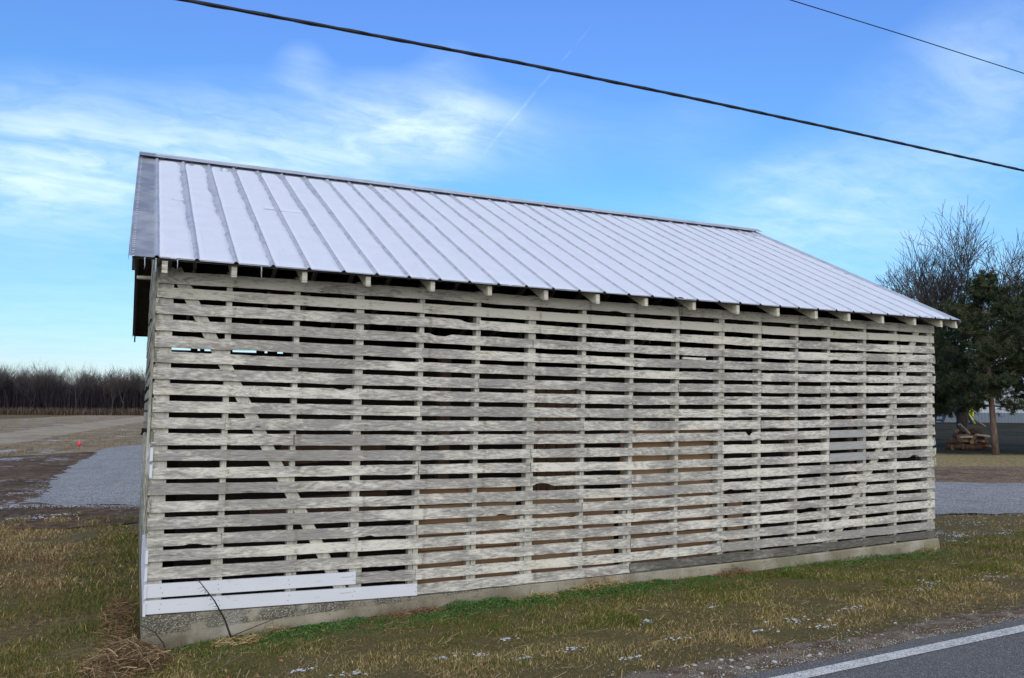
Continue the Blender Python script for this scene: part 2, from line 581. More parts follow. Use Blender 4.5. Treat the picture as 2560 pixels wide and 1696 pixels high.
def lawnmat(t):
    tc = t.add('ShaderNodeTexCoord').outputs['Object']
    n = t.noise(tc, .35, 6, .65, .3)
    f = t.noise(tc, 9.0, 6, .75, .4)
    c = t.mix(t.step(f, .35, .7), (.026, .023, .017), (.085, .072, .048))  # shade under the trees is put into these dark lawn tones
    c = t.mix(t.step(n, .42, .6), c, (.024, .026, .016))
    x, y, z = t.sep(tc)
    front = t.math('ADD', t.math('ADD', t.math('MULTIPLY', x, .432), t.math('MULTIPLY', y, .902)), t.math('MULTIPLY', n, 3.0))
    c = t.mix(t.step(front, 25.5, 27.5, .85, 0), c, t.mix(t.step(f, .35, .65), (.17, .125, .05), (.47, .37, .19)))
    return dict(color=c, rough=.95, spec=.1, normal=t.bump(f, 1.0, .06))


M['lawn'] = mat('shaded_winter_lawn', lawnmat)


def dirtmat(dark, lite, snowamt=.0, scale=1.0):
    def fn(t):
        tc = t.add('ShaderNodeTexCoord').outputs['Object']
        n = t.noise(tc, .55 * scale, 5, .65, .4)
        f = t.noise(tc, 5.0 * scale, 7, .72, .6)
        g = t.noise(tc, 22.0 * scale, 5, .7)
        c = t.mix(t.step(f, .36, .62), dark, lite)
        c = t.mix(t.step(n, .45, .65, 0, .55), c, tuple(v * .55 for v in dark))
        c = t.mix(t.step(g, .56, .68, 0, .7), c, tuple(min(1, v * 1.7) for v in lite))
        if snowamt:
            sn = t.math('ADD', t.math('MULTIPLY', t.noise(tc, .33 * scale, 5, .7, .5), .6), t.math('MULTIPLY', f, .4))
            c = t.mix(t.step(sn, .56 - snowamt * .1, .62 - snowamt * .08, 0, .85), c, (.50, .52, .57))
        h = t.math('ADD', f, t.math('MULTIPLY', g, .4))
        return dict(color=c, rough=.95, spec=.1, normal=t.bump(h, 1.0, .12))
    return fn


M['dirt'] = mat('churned_brown_soil', dirtmat((.085, .05, .028), (.20, .135, .085), .12))
M['litter'] = mat('leaf_littered_dirt', dirtmat((.15, .085, .05), (.38, .28, .20), .0, 1.6))
M['track'] = mat('bare_field_track', dirtmat((.31, .25, .175), (.42, .345, .25), .0, .4))
M['field'] = mat('harvested_field', dirtmat((.18, .13, .078), (.37, .28, .17), .25, .8))


def gravelmat(t):
    tc = t.add('ShaderNodeTexCoord').outputs['Object']
    vc = t.voro(tc, 22.0, 'Color'); vd = t.voro(tc, 22.0)
    vb = t.voro(tc, 5.0, 'Color')
    n = t.noise(tc, .6, 5, .6)
    k = t.math('ADD', t.math('MULTIPLY', t.sep(vc)[0], .7), t.math('MULTIPLY', t.sep(vb)[0], .3))
    c = t.mix(k, (.25, .245, .24), (.56, .55, .54))
    c = t.mix(t.step(vd, .35, .62, 0, .6), c, (.15, .15, .155))
    c = t.mix(t.step(n, .45, .7, 0, .35), c, (.20, .19, .18))
    rut = t.noise(t.vmath('MULTIPLY', tc, (1, .12, 1)), 1.3, 3, .5, .5)
    c = t.mix(t.step(rut, .54, .66, 0, .22), c, (.18, .18, .18))
    c = t.mix(t.step(t.noise(tc, 2.2, 5, .7), .56, .66, 0, .5), c, (.34, .335, .33))
    return dict(color=c, rough=.9, spec=.2, normal=t.bump(t.math('SUBTRACT', 1.0, vd), 1.0, .05))


M['gravel'] = mat('crushed_limestone', gravelmat)


def asphalt(t):
    tc = t.add('ShaderNodeTexCoord').outputs['Object']
    vc = t.sep(t.voro(tc, 130.0, 'Color'))[0]
    vd = t.voro(tc, 130.0)
    n = t.noise(tc, 1.5, 5, .6)
    f = t.noise(tc, 60.0, 4, .7)
    c = t.mix(t.step(vc, .45, 1.0), (.13, .128, .126), (.38, .375, .37))
    c = t.mix(t.step(vd, .35, .6, 0, .7), c, (.07, .07, .075))
    c = t.mix(t.step(n, .4, .7, 0, .3), c, (.17, .17, .175))
    c = t.mix(t.step(f, .62, .72, 0, .6), c, (.20, .20, .21))
    return dict(color=c, rough=.85, spec=.3, normal=t.bump(t.math('SUBTRACT', 1.0, vd), .8, .008))


M['asphalt'] = mat('worn_asphalt', asphalt)


def linemat(t):
    tc = t.add('ShaderNodeTexCoord').outputs['Object']
    f = t.noise(tc, 75.0, 5, .75)
    n = t.noise(tc, 6.0, 4, .6)
    vc = t.sep(t.voro(tc, 130.0, 'Color'))[0]
    k = t.math('ADD', t.math('MULTIPLY', f, .7), t.math('MULTIPLY', vc, .2))
    c = t.mix(t.step(t.math('ADD', k, t.math('MULTIPLY', n, .2)), .50, .66, 0, .85), (.66, .66, .64), (.14, .14, .15))
    return dict(color=c, rough=.75, normal=t.bump(f, .5, .004))


M['line'] = mat('worn_white_line', linemat)


def shouldermat(t):
    tc = t.add('ShaderNodeTexCoord').outputs['Object']
    vc = t.sep(t.voro(tc, 75.0, 'Color'))[0]
    vd = t.voro(tc, 75.0)
    n = t.noise(tc, 5.0, 5, .65, .4)
    c = t.mix(t.step(n, .42, .6), (.12, .08, .05), (.215, .18, .14))
    c = t.mix(t.math('MULTIPLY', t.step(vc, .72, .9), t.step(vd, .2, .45, 1, 0)), c, (.36, .36, .37))
    return dict(color=c, rough=.95, spec=.15, normal=t.bump(t.math('ADD', t.math('SUBTRACT', 1.0, vd), n), .9, .015))


M['shoulder'] = mat('gritty_dirt_shoulder', shouldermat)


def bark(c0, c1, sc=8.0):
    def fn(t):
        tc = t.add('ShaderNodeTexCoord').outputs['Object']
        n = t.noise(t.vmath('MULTIPLY', tc, (1, 1, .25)), sc, 5, .65, .4)
        return dict(color=t.mix(t.step(n, .3, .7), c0, c1), rough=.9, spec=.15, normal=t.bump(n, .8, .03))
    return fn


M['pinebark'] = mat('pine_bark', bark((.09, .06, .045), (.22, .155, .12)))
M['bark'] = mat('grey_bark', bark((.055, .042, .038), (.13, .105, .095)))
M['twig'] = mat('bare_twigs', bark((.050, .042, .042), (.095, .08, .08), 3.0))
M['logbark'] = mat('log_bark', bark((.05, .028, .02), (.13, .07, .045), 12.0))
M['logend'] = mat('split_wood_face', bark((.16, .09, .05), (.30, .19, .11), 20.0))
M['logpale'] = mat('pale_split_wood', bark((.25, .21, .175), (.42, .37, .32), 20.0))
M['stalk'] = mat('dark_weed_stalk', bark((.035, .022, .02), (.09, .06, .05), 30.0))


def plain(c, rough=.6, metal=0.0, spec=.4):
    def fn(t):
        tc = t.add('ShaderNodeTexCoord').outputs['Object']
        n = t.noise(tc, 6.0, 4, .6)
        return dict(color=t.mix(t.step(n, .3, .7, 0, .3), c, tuple(v * .75 for v in c)), rough=rough, metal=metal, spec=spec)
    return fn


M['cable'] = mat('black_cable', plain((.012, .014, .02), .55))
M['navy'] = mat('dark_painted_timber', plain((.010, .018, .045), .6))
M['yellow'] = mat('yellow_plastic', plain((.62, .60, .05), .45))
M['red'] = mat('red_flagging', plain((.95, .05, .06), .5))
M['black'] = mat('black_iron', plain((.012, .012, .013), .5))
M['stone'] = mat('pale_limestone', plain((.40, .395, .39), .9))
M['oldsnow'] = mat('old_grainy_snow', plain((.50, .52, .56), .8))
M['dstone'] = mat('grey_limestone', plain((.36, .36, .375), .85))
M['ice'] = mat('clear_ice', lambda t: dict(color=(.85, .9, .97), rough=.08, trans=.75))
M['glass'] = mat('dark_window_glass', plain((.02, .025, .03), .1))
M['trim'] = mat('white_metal_trim', plain((.52, .56, .62), .5))


def siding(c0, c1):
    def fn(t):
        uv = t.add('ShaderNodeTexCoord').outputs['Object']
        x, y, z = t.sep(uv)
        q = t.math('FRACT', t.math('MULTIPLY', x, 3.3))
        g = t.step(t.math('ABSOLUTE', t.math('SUBTRACT', q, .5)), .40, .47)
        c = t.mix(g, c0, c1)
        return dict(color=c, rough=.5, spec=.4, normal=t.bump(g, .6, .03))
    return fn


M['sidewhite'] = mat('white_ribbed_siding', siding((.40, .44, .51), (.31, .35, .42)))
M['sidegrey'] = mat('blue_grey_wainscot', siding((.13, .165, .215), (.09, .12, .16)))
M['leadroof'] = mat('pale_metal_roof', siding((.36, .40, .47), (.30, .33, .40)))

# ------------------------------------------------------------------ ground and road
xs = np.unique(np.concatenate([np.linspace(-3000, -300, 10), np.linspace(-300, -40, 20), np.linspace(-40, -6, 30), np.arange(-6, 14, .12), np.linspace(14, 90, 60), np.linspace(90, 3000, 20)]))
ys = np.unique(np.concatenate([np.linspace(-3000, -60, 8), np.linspace(-60, -9, 12), np.arange(-9, 3, .12), np.linspace(3, 60, 60), np.linspace(60, 400, 30), np.linspace(400, 4500, 12)]))
X, Y = np.meshgrid(xs, ys)
Z = ground(X, Y)
near = (X > -8) & (X < 16) & (Y > -3.6) & (Y < 10)
bumpz = np.array([[noise.noise((x * 1.7, y * 1.7, 0)) * .018 + noise.noise((x * 5, y * 5, 4)) * .008 if n_ else 0 for x, y, n_ in zip(a, b, c)] for a, b, c in zip(X, Y, near)])
edge = np.clip(-(Y + 3.1) / .4, 0, 1)
Z = Z + bumpz * np.clip(1 - np.maximum(edge, 0), 0, 1)
Z = np.where(Y < -3.25, np.minimum(Z, .385), Z)
nx, ny = len(xs), len(ys)
idx = np.arange(nx * ny).reshape(ny, nx)
Q = np.stack([idx[:-1, :-1], idx[:-1, 1:], idx[1:, 1:], idx[1:, :-1]], -1).reshape(-1, 4)
g = tri_obj('ground', np.stack([X, Y, Z], -1).reshape(-1, 3), Q, M['ground'])
tag(g, kind='structure')
g.data.polygons.foreach_set('use_smooth', [True] * len(g.data.polygons))


def sheet(name, poly, mt, off, wob=.3, step=1.2, fine=.35, hfn=None, kind='structure', in_sd=True):
    """a draped sheet with an uneven outline"""
    pts = []
    n = len(poly)
    for i in range(n):
        a = Vector(poly[i]); b = Vector(poly[(i + 1) % n])
        L = (b - a).length
        k = max(1, int(L / fine))
        for j in range(k):
            p = a.lerp(b, j / k)
            q = Vector((p.x + wob * noise.noise((p.x * 1.3 / max(wob, .05) * .25, p.y * 1.3 / max(wob, .05) * .25, 1)) + wob * .5 * noise.noise((p.x * 3, p.y * 3, 2)),
                        p.y + wob * noise.noise((p.x * .9, p.y * .9, 7)) + wob * .5 * noise.noise((p.x * 3.1, p.y * 3, 5))))
            pts.append(q)
    nb = len(pts)
    edges = [(i, (i + 1) % nb) for i in range(nb)]
    x0 = min(p.x for p in pts); x1 = max(p.x for p in pts); y0 = min(p.y for p in pts); y1 = max(p.y for p in pts)
    inner = []
    gx = np.arange(x0, x1, step); gy = np.arange(y0, y1, step)
    for a in gx:
        for b in gy:
            inner.append(Vector((a + random.uniform(-.1, .1) * step, b + random.uniform(-.1, .1) * step)))
    vs, es, fs, *_ = delaunay_2d_cdt(pts + inner, edges, [list(range(nb))], 1, 1e-5)
    V = []
    for v in vs:
        x, y = sd(v.x, v.y) if in_sd else (v.x, v.y)
        V.append((x, y, gz(x, y) + off + (hfn(x, y) if hfn else 0)))
    F = [f if Vector((0, 0, 1)).dot((Vector(V[f[1]]) - Vector(V[f[0]])).cross(Vector(V[f[2]]) - Vector(V[f[0]]))) > 0 else f[::-1] for f in fs]
    o = mesh_obj(name, V, F, mt, smooth=True)
    tag(o, kind=kind)
    return o


def padh(x, y):
    s_ = .902 * (x - CX) - .432 * (y - CY); d_ = .432 * (x - CX) + .902 * (y - CY)
    return .12 * max(0, min(1, -s_ / 8)) * max(0, min(1, (d_ - 16.6) / 4)) * max(0, min(1, (s_ + 10.3 + (d_ - 17) * .46) / 2))


sheet('field', [(-150, 275), (60, 275), (30, 60), (6, 44), (-16, 44), (-18, 38), (-20, 33), (-24, 31), (-60, 60)], M['field'], .006, .8, 9, 1.2)
sheet('track', [(-26.5, 39.5), (-58, 123), (-104, 244), (-115, 245), (-41, 62), (-36, 50), (-34, 42)], M['track'], .022, .8, 8, 1.5)
sheet('bare_soil', [(-3, 21), (-5, 15.0), (-7.3, 13.3), (-11.5, 13.4), (-40, 17), (-60, 40), (-21.5, 32.5), (-19.5, 38), (-14, 45), (4, 45)], M['dirt'], .014, .5, 2, .3)
sheet('driveway', [(-10.3, 17), (-11.3, 19.3), (-14.4, 25.4), (-18.2, 34.2), (-20.9, 40.5), (-19, 43), (-5, 38), (4, 28), (8, 20.8), (14, 21.0), (30, 20.2),
                   (30, 15.2), (14, 15.1), (5.8, 15.1), (3.3, 18.5), (-4, 20), (-7.6, 16.4), (-9.1, 16.4)], M['gravel'], .024, .35, 1.2, .2,
      hfn=lambda x, y: padh(x, y))
sheet('dirt_strip', [(2, 26.2), (60, 25.4), (60, 20.2), (8, 20.6), (4, 24)], M['litter'], .02, .3, 1.5, .3)
sheet('lawn', [(2, 26.0), (60, 25.4), (90, 60), (90, 150), (-15, 150), (-10, 50), (0, 40)], M['lawn'], .012, .4, 4, .6)

# road: gentle angle to the wall, as the white line shows
rx = np.concatenate([np.linspace(-60, -8, 14), np.arange(-8, 16, .1), np.linspace(16, 120, 26)])


def rline(x):
    return -3.582 + .036 * x if -60 < x < 120 else 0


V = []; F = []
for i, x in enumerate(rx):
    e = rline(x) + .17 + .05 * noise.noise((x * 2.2, 0, 0)) + .03 * noise.noise((x * 9, 3, 0))
    V += [(x, e, .392), (x, e - .06, .402), (x, rline(x) - 3.0, .425), (x, rline(x) - 6.2, .40), (x, rline(x) - 6.3, .36)]
    if i:
        for k in range(4):
            a = (i - 1) * 5 + k
            F.append((a, a + 1, a + 6, a + 5))
F = [f[::-1] for f in F]
tag(mesh_obj('road', V, F, M['asphalt'], smooth=True), kind='structure')
V = []; F = []
for i, x in enumerate(rx):
    j = .004 * noise.noise((x * 20, 0, 0))
    a0 = rline(x) + j; a1 = rline(x) - .112 - .0045 * x * .2 + .004 * noise.noise((x * 20, 5, 0))
    zz_ = lambda y: .402 + (rline(x) + .18 - y) / 3.18 * .023 + .004
    V += [(x, a0, zz_(a0)), (x, a1, zz_(a1))]
    if i:
        a = (i - 1) * 2
        F.append((a + 1, a + 3, a + 2, a))
tag(mesh_obj('white_road_line', V, F, M['line']), kind='structure')
V = []; F = []
for i, x in enumerate(rx):
    e = -2.92 + .02 * x + .14 * noise.noise((x * 1.1, 7, 0)) + .08 * noise.noise((x * 5, 9, 0))
    b_ = rline(x) + .10
    for k in range(5):
        y = e + (b_ - e) * k / 4
        V.append((x, y, gz(x, y) + (.010 if k not in (0,) else -.01) + (0 if k < 4 else -.012) + .006 * noise.noise((x * 8, y * 8, 0)) * (k < 3)))
    if i:
        for k in range(4):
            a = (i - 1) * 5 + k
            F.append((a, a + 1, a + 6, a + 5))
F = [f[::-1] for f in F]
tag(mesh_obj('road_shoulder', V, F, M['shoulder'], smooth=True), kind='structure')

# ------------------------------------------------------------------ the corn crib
crib = tag(empty('corn_crib', (0, 0, 0)), 'long weathered white slatted corn crib with a snow dusted metal gable roof', 'barn')
STX = [-.013, .565, 1.157, 1.750, 2.357, 2.966, 3.583, 4.213, 4.833, 5.465, 6.118, 6.707, 7.308, 7.856, 8.518, 9.108, 9.775]
LEAN = [-.004, -.002, .002, .004, .012, .0146, .018, .024, .029, .034, .036, .042, .048, .053, .056, .061, .061]
ROWS = [[3.256, 3.281, 3.286, 3.294, 3.302], [3.122, 3.13, 3.13, 3.134, 3.156], [2.986, 2.994, 2.975, 2.976, 3.008], [2.839, 2.833, 2.82, 2.832, 2.879], [2.694, 2.679, 2.669, 2.688, 2.737], [2.556, 2.538, 2.533, 2.55, 2.58], [2.414, 2.394, 2.386, 2.403, 2.446], [2.279, 2.25, 2.237, 2.257, 2.301], [2.128, 2.102, 2.089, 2.107, 2.146], [1.987, 1.958, 1.951, 1.963, 2.002], [1.847, 1.818, 1.809, 1.825, 1.858], [1.717, 1.666, 1.658, 1.671, 1.705], [1.559, 1.53, 1.502, 1.52, 1.561], [1.424, 1.383, 1.354, 1.382, 1.409], [1.274, 1.236, 1.21, 1.236, 1.268], [1.136, 1.095, 1.073, 1.094, 1.126], [.996, .944, .933, .951, .974], [.866, .815, .793, .807, .857], [.718, .666, .652, .665, .705], [.576, .521, .506, .526, .565], [.442, .374, .383, .4, .448]]
CXS = [-.014, 2.39, 4.9, 7.4, 9.87]


def rowz(i, x):
    return float(np.interp(x, CXS, ROWS[i]))


def sxz(j, z):
    return STX[j] + LEAN[j] * z


def leanx(x, z):
    return x + float(np.interp(x, STX, LEAN)) * z


JOINTS = {0: [5, 9, 13], 1: [4, 10, 14], 2: [5, 11], 3: [6, 12], 4: [4, 8, 14], 5: [6, 11], 6: [5, 9, 13], 7: [3, 8, 12], 8: [4, 9, 13],
          9: [1, 7, 11], 10: [2, 8, 10, 13, 14], 11: [6, 10, 13, 14], 12: [4, 6, 13, 14], 13: [6, 8, 12], 14: [4, 10, 14], 15: [7, 12], 16: [1, 4, 7, 11],
          17: [3, 8, 13], 18: [7, 8, 12], 19: [3, 4, 8, 10], 20: [4, 8, 10, 12]}
CLEAN = {0: .0, 1: .12}
mb = MB(); mbc = MB(); mbd = MB()
BITES = {(2, 4): [(.55, .16, .03)], (13, 6): [(.14, .12, -.032)], (3, 3): [(.8, .12, .02)], (12, 15): [(.35, .1, -.03)], (19, 4): [(-10, .1, .01)],
         (10, 10): [(.42, .05, .05)], (14, 6): [(.1, .3, -.01)], (4, 10): [(.5, .09, -.012)], (15, 4): [(.9, .06, -.02)]}
for i in range(21):
    js = [0] + JOINTS[i] + [16]
    for a, b in zip(js[:-1], js[1:]):
        if i == 19 and a == 0 or i == 20 and a == 0:
            continue                                   # replaced by new white boards
        grey = i in (10, 11, 12) and a == 13
        xa = STX[a] + (0 if a else -.012) + (.002 if a else 0)
        xb = STX[b] - .002 + (.10 if b == 16 else 0)
        ta = random.uniform(-.003, .003); tb = random.uniform(-.003, .003)
        w = .0965 + random.uniform(-.006, .006)
        if i == 0: w = .108

        def cuts(f, xa=xa, xb=xb, i=i, ta=ta, tb=tb):
            x = xa + (xb - xa) * f
            z = rowz(i, x) + ta * (1 - f) + tb * f
            return Vector((leanx(x, z), -.0115, z))
        L = xb - xa
        tgt, wear = mb, random.uniform(.25, .95)
        if i <= 1: tgt, wear = mbc, random.uniform(0, .5)
        if i == 2: wear = random.uniform(.1, .5)
        if (i == 20 and a >= 8): tgt, wear = mbd, random.uniform(.5, .9)
        if (i == 19 and a >= 10): tgt, wear = mb, .9
        bites = [bt for (ri, st), bl in BITES.items() if ri == i and a <= st < b for bt in [(STX[st] - xa + bl[0][0], bl[0][1], bl[0][2])]]
        if random.random() < .35:
            bites.append((random.uniform(.1, L), random.uniform(.03, .12), random.choice((-1, 1)) * random.uniform(.006, .014)))
        if grey:
            gb = MB()
            gb.board((0, 0, 0), (L, 0, 0), (0, 0, 1), .021, w + .004, 6, .001, cuts=cuts)
            tag(gb.build('replacement_board', M['greyboard'], crib), 'smooth unpainted grey replacement board')
        else:
            tgt.board((0, 0, 0), (L, 0, 0), (0, 0, 1), .021, w, max(4, int(L / .035)), .0055, wear, .006, bites, cuts)
mb.build('slatted_wall', M['slat'], crib)
mbc.build('eave_boards', M['slat_clean'], crib)
mbd.build('bottom_boards', M['darkslat'], crib)
for i, b in ((19, 3), (20, 4)):
    wb = MB()
    xb = STX[b] + .02
    wb.board((0, 0, 0), (xb, 0, 0), (0, 0, 1), .023, .112, 12, .0012, u0=0, cuts=lambda f: Vector((-.02 + (xb + .02) * f, -.0128, rowz(i, xb * f) + .004)))
    for j in range(b + 1):
        for dz_ in (-.022, .022):
            xx = STX[j] + (.04 if j == 0 else random.uniform(-.01, .01)); zz0 = rowz(i, xx) + dz_ + .004
    o = wb.build('replacement_board', M['white'], crib)
    tag(o, 'bright new white board nailed low at the near corner')
    for j in range(b + 1):
        for dz_ in (-.02, .022):
            V = []; F = []
            xx = (.10 if j == 0 else STX[j]) + random.uniform(-.012, .012); z0 = rowz(i, xx) + dz_ + .004
            tube(V, F, [(xx, -.0235, z0), (xx, -.0255, z0)], [.0042, .0035], 6)
            mesh_obj('nail_head', V, F, M['black'], o)

# small prop block seen in a gap
pb = MB(); z0 = rowz(4, 5.75) + .064
pb.board((5.62, -.01, z0), (5.95, -.012, z0 - .002), (0, 0, 1), .03, .026, 6, .003, .3)
pb.build('wood_block', M['slat'], crib)

# studs
for j in range(17):
    w = {0: .12, 3: .075, 6: .085, 10: .085, 16: .11}.get(j, .048)
    sb = MB()
    zt, zb = 3.35, .335 + (.05 if j in (0,) else 0)
    x0, x1 = (0, w) if j == 0 else ((-w + .09, .09) if j == 16 else (-w / 2, w / 2))
    n = 8
    rings = []
    r = (random.random(), .5, random.random(), 1)
    for k in range(n + 1):
        z = zb + (zt - zb) * k / n
        cx = sxz(j, z) + .004 * noise.noise((z * 2, j * 3.1, 0))
        ids = []
        for (ax_, ay) in ((x0, .0), (x1, .0), (x1, .10), (x0, .10)):
            sb.V.append((cx + ax_, .003 + ay, z)); sb.uv.append((z, ax_ + ay)); sb.rnd.append(r); ids.append(len(sb.V) - 1)
        rings.append(ids)
    for a, b in zip(rings[:-1], rings[1:]):
        for k in range(4):
            sb.F.append((a[k], a[(k + 1) % 4], b[(k + 1) % 4], b[k]))
    sb.F.append(tuple(reversed(rings[0]))); sb.F.append(tuple(rings[-1]))
    sb.build('stud', M['stud'], crib)
    # scab pieces sistered beside some studs near the foot
    if j in (1, 2, 3, 4, 5, 6, 8, 11, 13):
        sc = MB(); h = random.uniform(.25, .7)
        xx = sxz(j, .5) + (-w / 2 - .045 if j not in (2, 3) else w / 2 + .003)
        sc.box(xx, xx + .042, .018, .1, .34, .34 + h)
        sc.build('stud_scab', M['stud'], crib)


def path_board(name, pts, w, y, mt):
    m_ = MB()
    for a, b in zip(pts[:-1], pts[1:]):
        m_.board((a[0], y, a[1]), (b[0], y, b[1]), Vector((b[0] - a[0], 0, b[1] - a[1])).cross(Vector((0, 1, 0))), .022, w, 6, .002)
    return m_.build(name, mt, crib)


# let-in diagonal braces
path_board('brace', [(.10, 3.34), (1.66, .40)], .102, .0125, M['stud'])
path_board('brace', [(9.78, 3.34), (8.89, 1.60), (7.95, .42)], .102, .0125, M['stud'])

# foundation
FT = [(-.03, .378), (1.2, .345), (2.4, .315), (4.9, .322), (7.4, .340), (9.95, .385)]


def ftop(x):
    return float(np.interp(x, [a for a, _ in FT], [b for _, b in FT]))


V = []; F = []
N = 90
for i in range(N + 1):
    x = -.035 + 9.98 * i / N
    zt = ftop(x) + .004 * noise.noise((x * 6, 0, 0))
    yo = -.018 + .004 * noise.noise((x * 3, 1, 0))
    if x > 5.6: yo -= .03
    for (y, z) in ((yo - .012, -.1), (yo - .008, .12), (yo - .004, .20 + .03 * x * .4), (yo, zt - .012), (yo + .012, zt), (.16, zt)):
        V.append((x, y + .003 * noise.noise((x * 9, z * 9, 2)), z))
    if i:
        for k in range(5):
            a = (i - 1) * 6 + k
            F.append((a, a + 6, a + 7, a + 1))
F.append(tuple(range(6))[::-1]); F.append(tuple(range(N * 6, N * 6 + 6)))
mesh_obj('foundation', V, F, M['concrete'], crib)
fb = MB()
fb.box(-.035, .14, .165, 7.05, -.1, .372); fb.box(9.80, 9.945, .165, 7.05, -.1, .37); fb.box(.145, 9.795, 6.93, 7.05, -.1, .372)
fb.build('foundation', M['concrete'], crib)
sb = MB()
for x0, x1 in ((-.01, 2.3), (2.32, 3.2), (3.45, 5.6)):
    n = 10
    sb.board((x0, 0, 0), (x1, 0, 0), (0, 0, 1), .05, .034, n, .003, .9, cuts=lambda f: Vector((x0 + (x1 - x0) * f, .010, ftop(x0 + (x1 - x0) * f) + .020)))
sb.build('sill', M['darkslat'], crib)

# rafters with their tails showing
EZ0, EZ1 = 3.365, 3.409          # roof edge heights, near left / right end
RZ0, RZ1 = 5.365, 5.462
YE, YR, YB = -.35, 3.54, 7.43


def roofz(x, y, off=0.0):
    f = (x + .26) / 10.44
    ez = EZ0 + (EZ1 - EZ0) * f; rz = RZ0 + (RZ1 - RZ0) * f
    k = 1 - abs(y - YR) / (YR - YE)
    bow = 0.0 if k > .5 else .03 * math.sin(math.pi * max(0, min(1, f))) * (1 - 2 * k) * -0.3
    return ez + (rz - ez) * k + bow + off


TAILX = [.005, .56, 1.165, 1.75, 2.39, 3.0, 3.64, 4.26, 4.9, 5.57, 6.2, 6.83, 7.46, 8.04, 8.67, 9.29, 9.83, 10.13]
for x in TAILX:
    rb = MB()
    hw = .022
    d = .118 + random.uniform(-.006, .008)
    V = []; ys_ = [-.315 + random.uniform(-.012, .012), -.26, .0, YR - .03]
    i0 = len(rb.V)
    for k, y in enumerate(ys_):
        top = roofz(x, y) - .030
        dd = d * (.84 if k == 0 else 1.0)
        for sx_, z in ((-hw, top - dd), (hw, top - dd), (hw, top), (-hw, top)):
            rb.V.append((x + sx_ + .002 * y, y, z)); rb.uv.append((y, z)); rb.rnd.append((.3, .5, .5, 1))
    for k in range(3):
        for q in range(4):
            a = i0 + k * 4 + q; b = i0 + k * 4 + (q + 1) % 4
            rb.F.append((a, b, b + 4, a + 4))
    rb.F.append((i0 + 3, i0 + 2, i0 + 1, i0)); e = i0 + 12
    rb.F.append((e, e + 1, e + 2, e + 3))
    # the twin rafter behind the ridge
    i0 = len(rb.V)
    for y in (YR + .03, YB - .05):
        top = roofz(x, y) - .030
        for sx_, z in ((-hw, top - d), (hw, top - d), (hw, top), (-hw, top)):
            rb.V.append((x + sx_, y, z)); rb.uv.append((y, z)); rb.rnd.append((.3, .5, .5, 1))
    for q in range(4):
        a = i0 + q; b = i0 + (q + 1) % 4
        rb.F.append((a, b, b + 4, a + 4))
    rb.F.append((i0 + 3, i0 + 2, i0 + 1, i0)); rb.F.append((i0 + 4, i0 + 5, i0 + 6, i0 + 7))
    rb.build('rafter', M['slat_clean'], crib)

# decking under the metal
for side in (0, 1):
    dk = MB()
    y0, y1 = (YE + .02, YR - .01) if side == 0 else (YR + .01, YB - .02)
    nb = 22
    for k in range(nb):
        a = y0 + (y1 - y0) * k / nb; b = y0 + (y1 - y0) * (k + .93) / nb
        V0 = len(dk.V)
        r = (random.random(), .5, .5, 1)
        for x in (-.245, 10.165):
            for y, dz_ in ((a, -.028), (b, -.028), (b, -.008), (a, -.008)):
                dk.V.append((x, y, roofz(x, y) + dz_)); dk.uv.append((x, y)); dk.rnd.append(r)
        for q in range(4):
            a_ = V0 + q; b_ = V0 + (q + 1) % 4
            dk.F.append((a_, b_, b_ + 4, a_ + 4))
        dk.F.append((V0 + 3, V0 + 2, V0 + 1, V0)); dk.F.append((V0 + 4, V0 + 5, V0 + 6, V0 + 7))
    dk.build('roof_deck', M['dark'], crib)

# metal roofing with V ribs, both slopes
RIBS = [-.059 + .3135 * k for k in range(33)]


def roof_profile():
    xs_ = [(-.262, 0.0)]
    for rx_ in RIBS:
        xs_ += [(rx_ - .026, 0), (rx_ - .012, .016), (rx_, .022), (rx_ + .012, .016), (rx_ + .026, 0)]
        for q in (.33, .66):
            if rx_ + .3135 < 10.15:
                xs_.append((rx_ + .3135 * q, .0))
    xs_.append((10.18, 0))
    return xs_


prof = roof_profile()
roofs = []
for side in (0, 1):
    V = []; F = []
    ny_ = 26
    for j in range(ny_ + 1):
        f = j / ny_
        y = YE + (YR - YE) * f if side == 0 else YB - (YB - YR) * f
        for (x, h) in prof:
            jog = .012 * noise.noise((x * 3, 0, 0)) if j == 0 else 0
            lap = .004 if (f > .48) else 0
            V.append((x + .003 * noise.noise((x * 4, y * 2, 1)), y + jog, roofz(x, y) + h + lap + .003 * noise.noise((x * 2, y * 2, 0))))
    m_ = len(prof)
    for j in range(ny_):
        for k in range(m_ - 1):
            a = j * m_ + k
            f_ = (a, a + 1, a + m_ + 1, a + m_)
            F.append(f_ if side == 0 else f_[::-1])
    o = mesh_obj('roof', V, F, M['metal'], crib)
    roofs.append(o)
    mod = o.modifiers.new('thick', 'SOLIDIFY'); mod.thickness = .003; mod.offset = -1

# ridge cap
V = []; F = []
n = 60
cap = [(-.115, -.040), (-.105, -.030), (-.02, .020), (-.010, .034), (.010, .034), (.02, .020), (.105, -.030), (.115, -.040)]
for i in range(n + 1):
    x = -.268 + 10.454 * i / n
    for (dy_, dz_) in cap:
        V.append((x, YR + dy_, roofz(x, YR) + .030 + dz_ + .003 * noise.noise((x * 2.3, dy_ * 9, 0))))
    if i:
        for k in range(7):
            a = (i - 1) * 8 + k
            F.append((a, a + 8, a + 9, a + 1))
o = mesh_obj('ridge_cap', V, F, M['metal'], roofs[0])
mod = o.modifiers.new('thick', 'SOLIDIFY'); mod.thickness = .004; mod.offset = -1
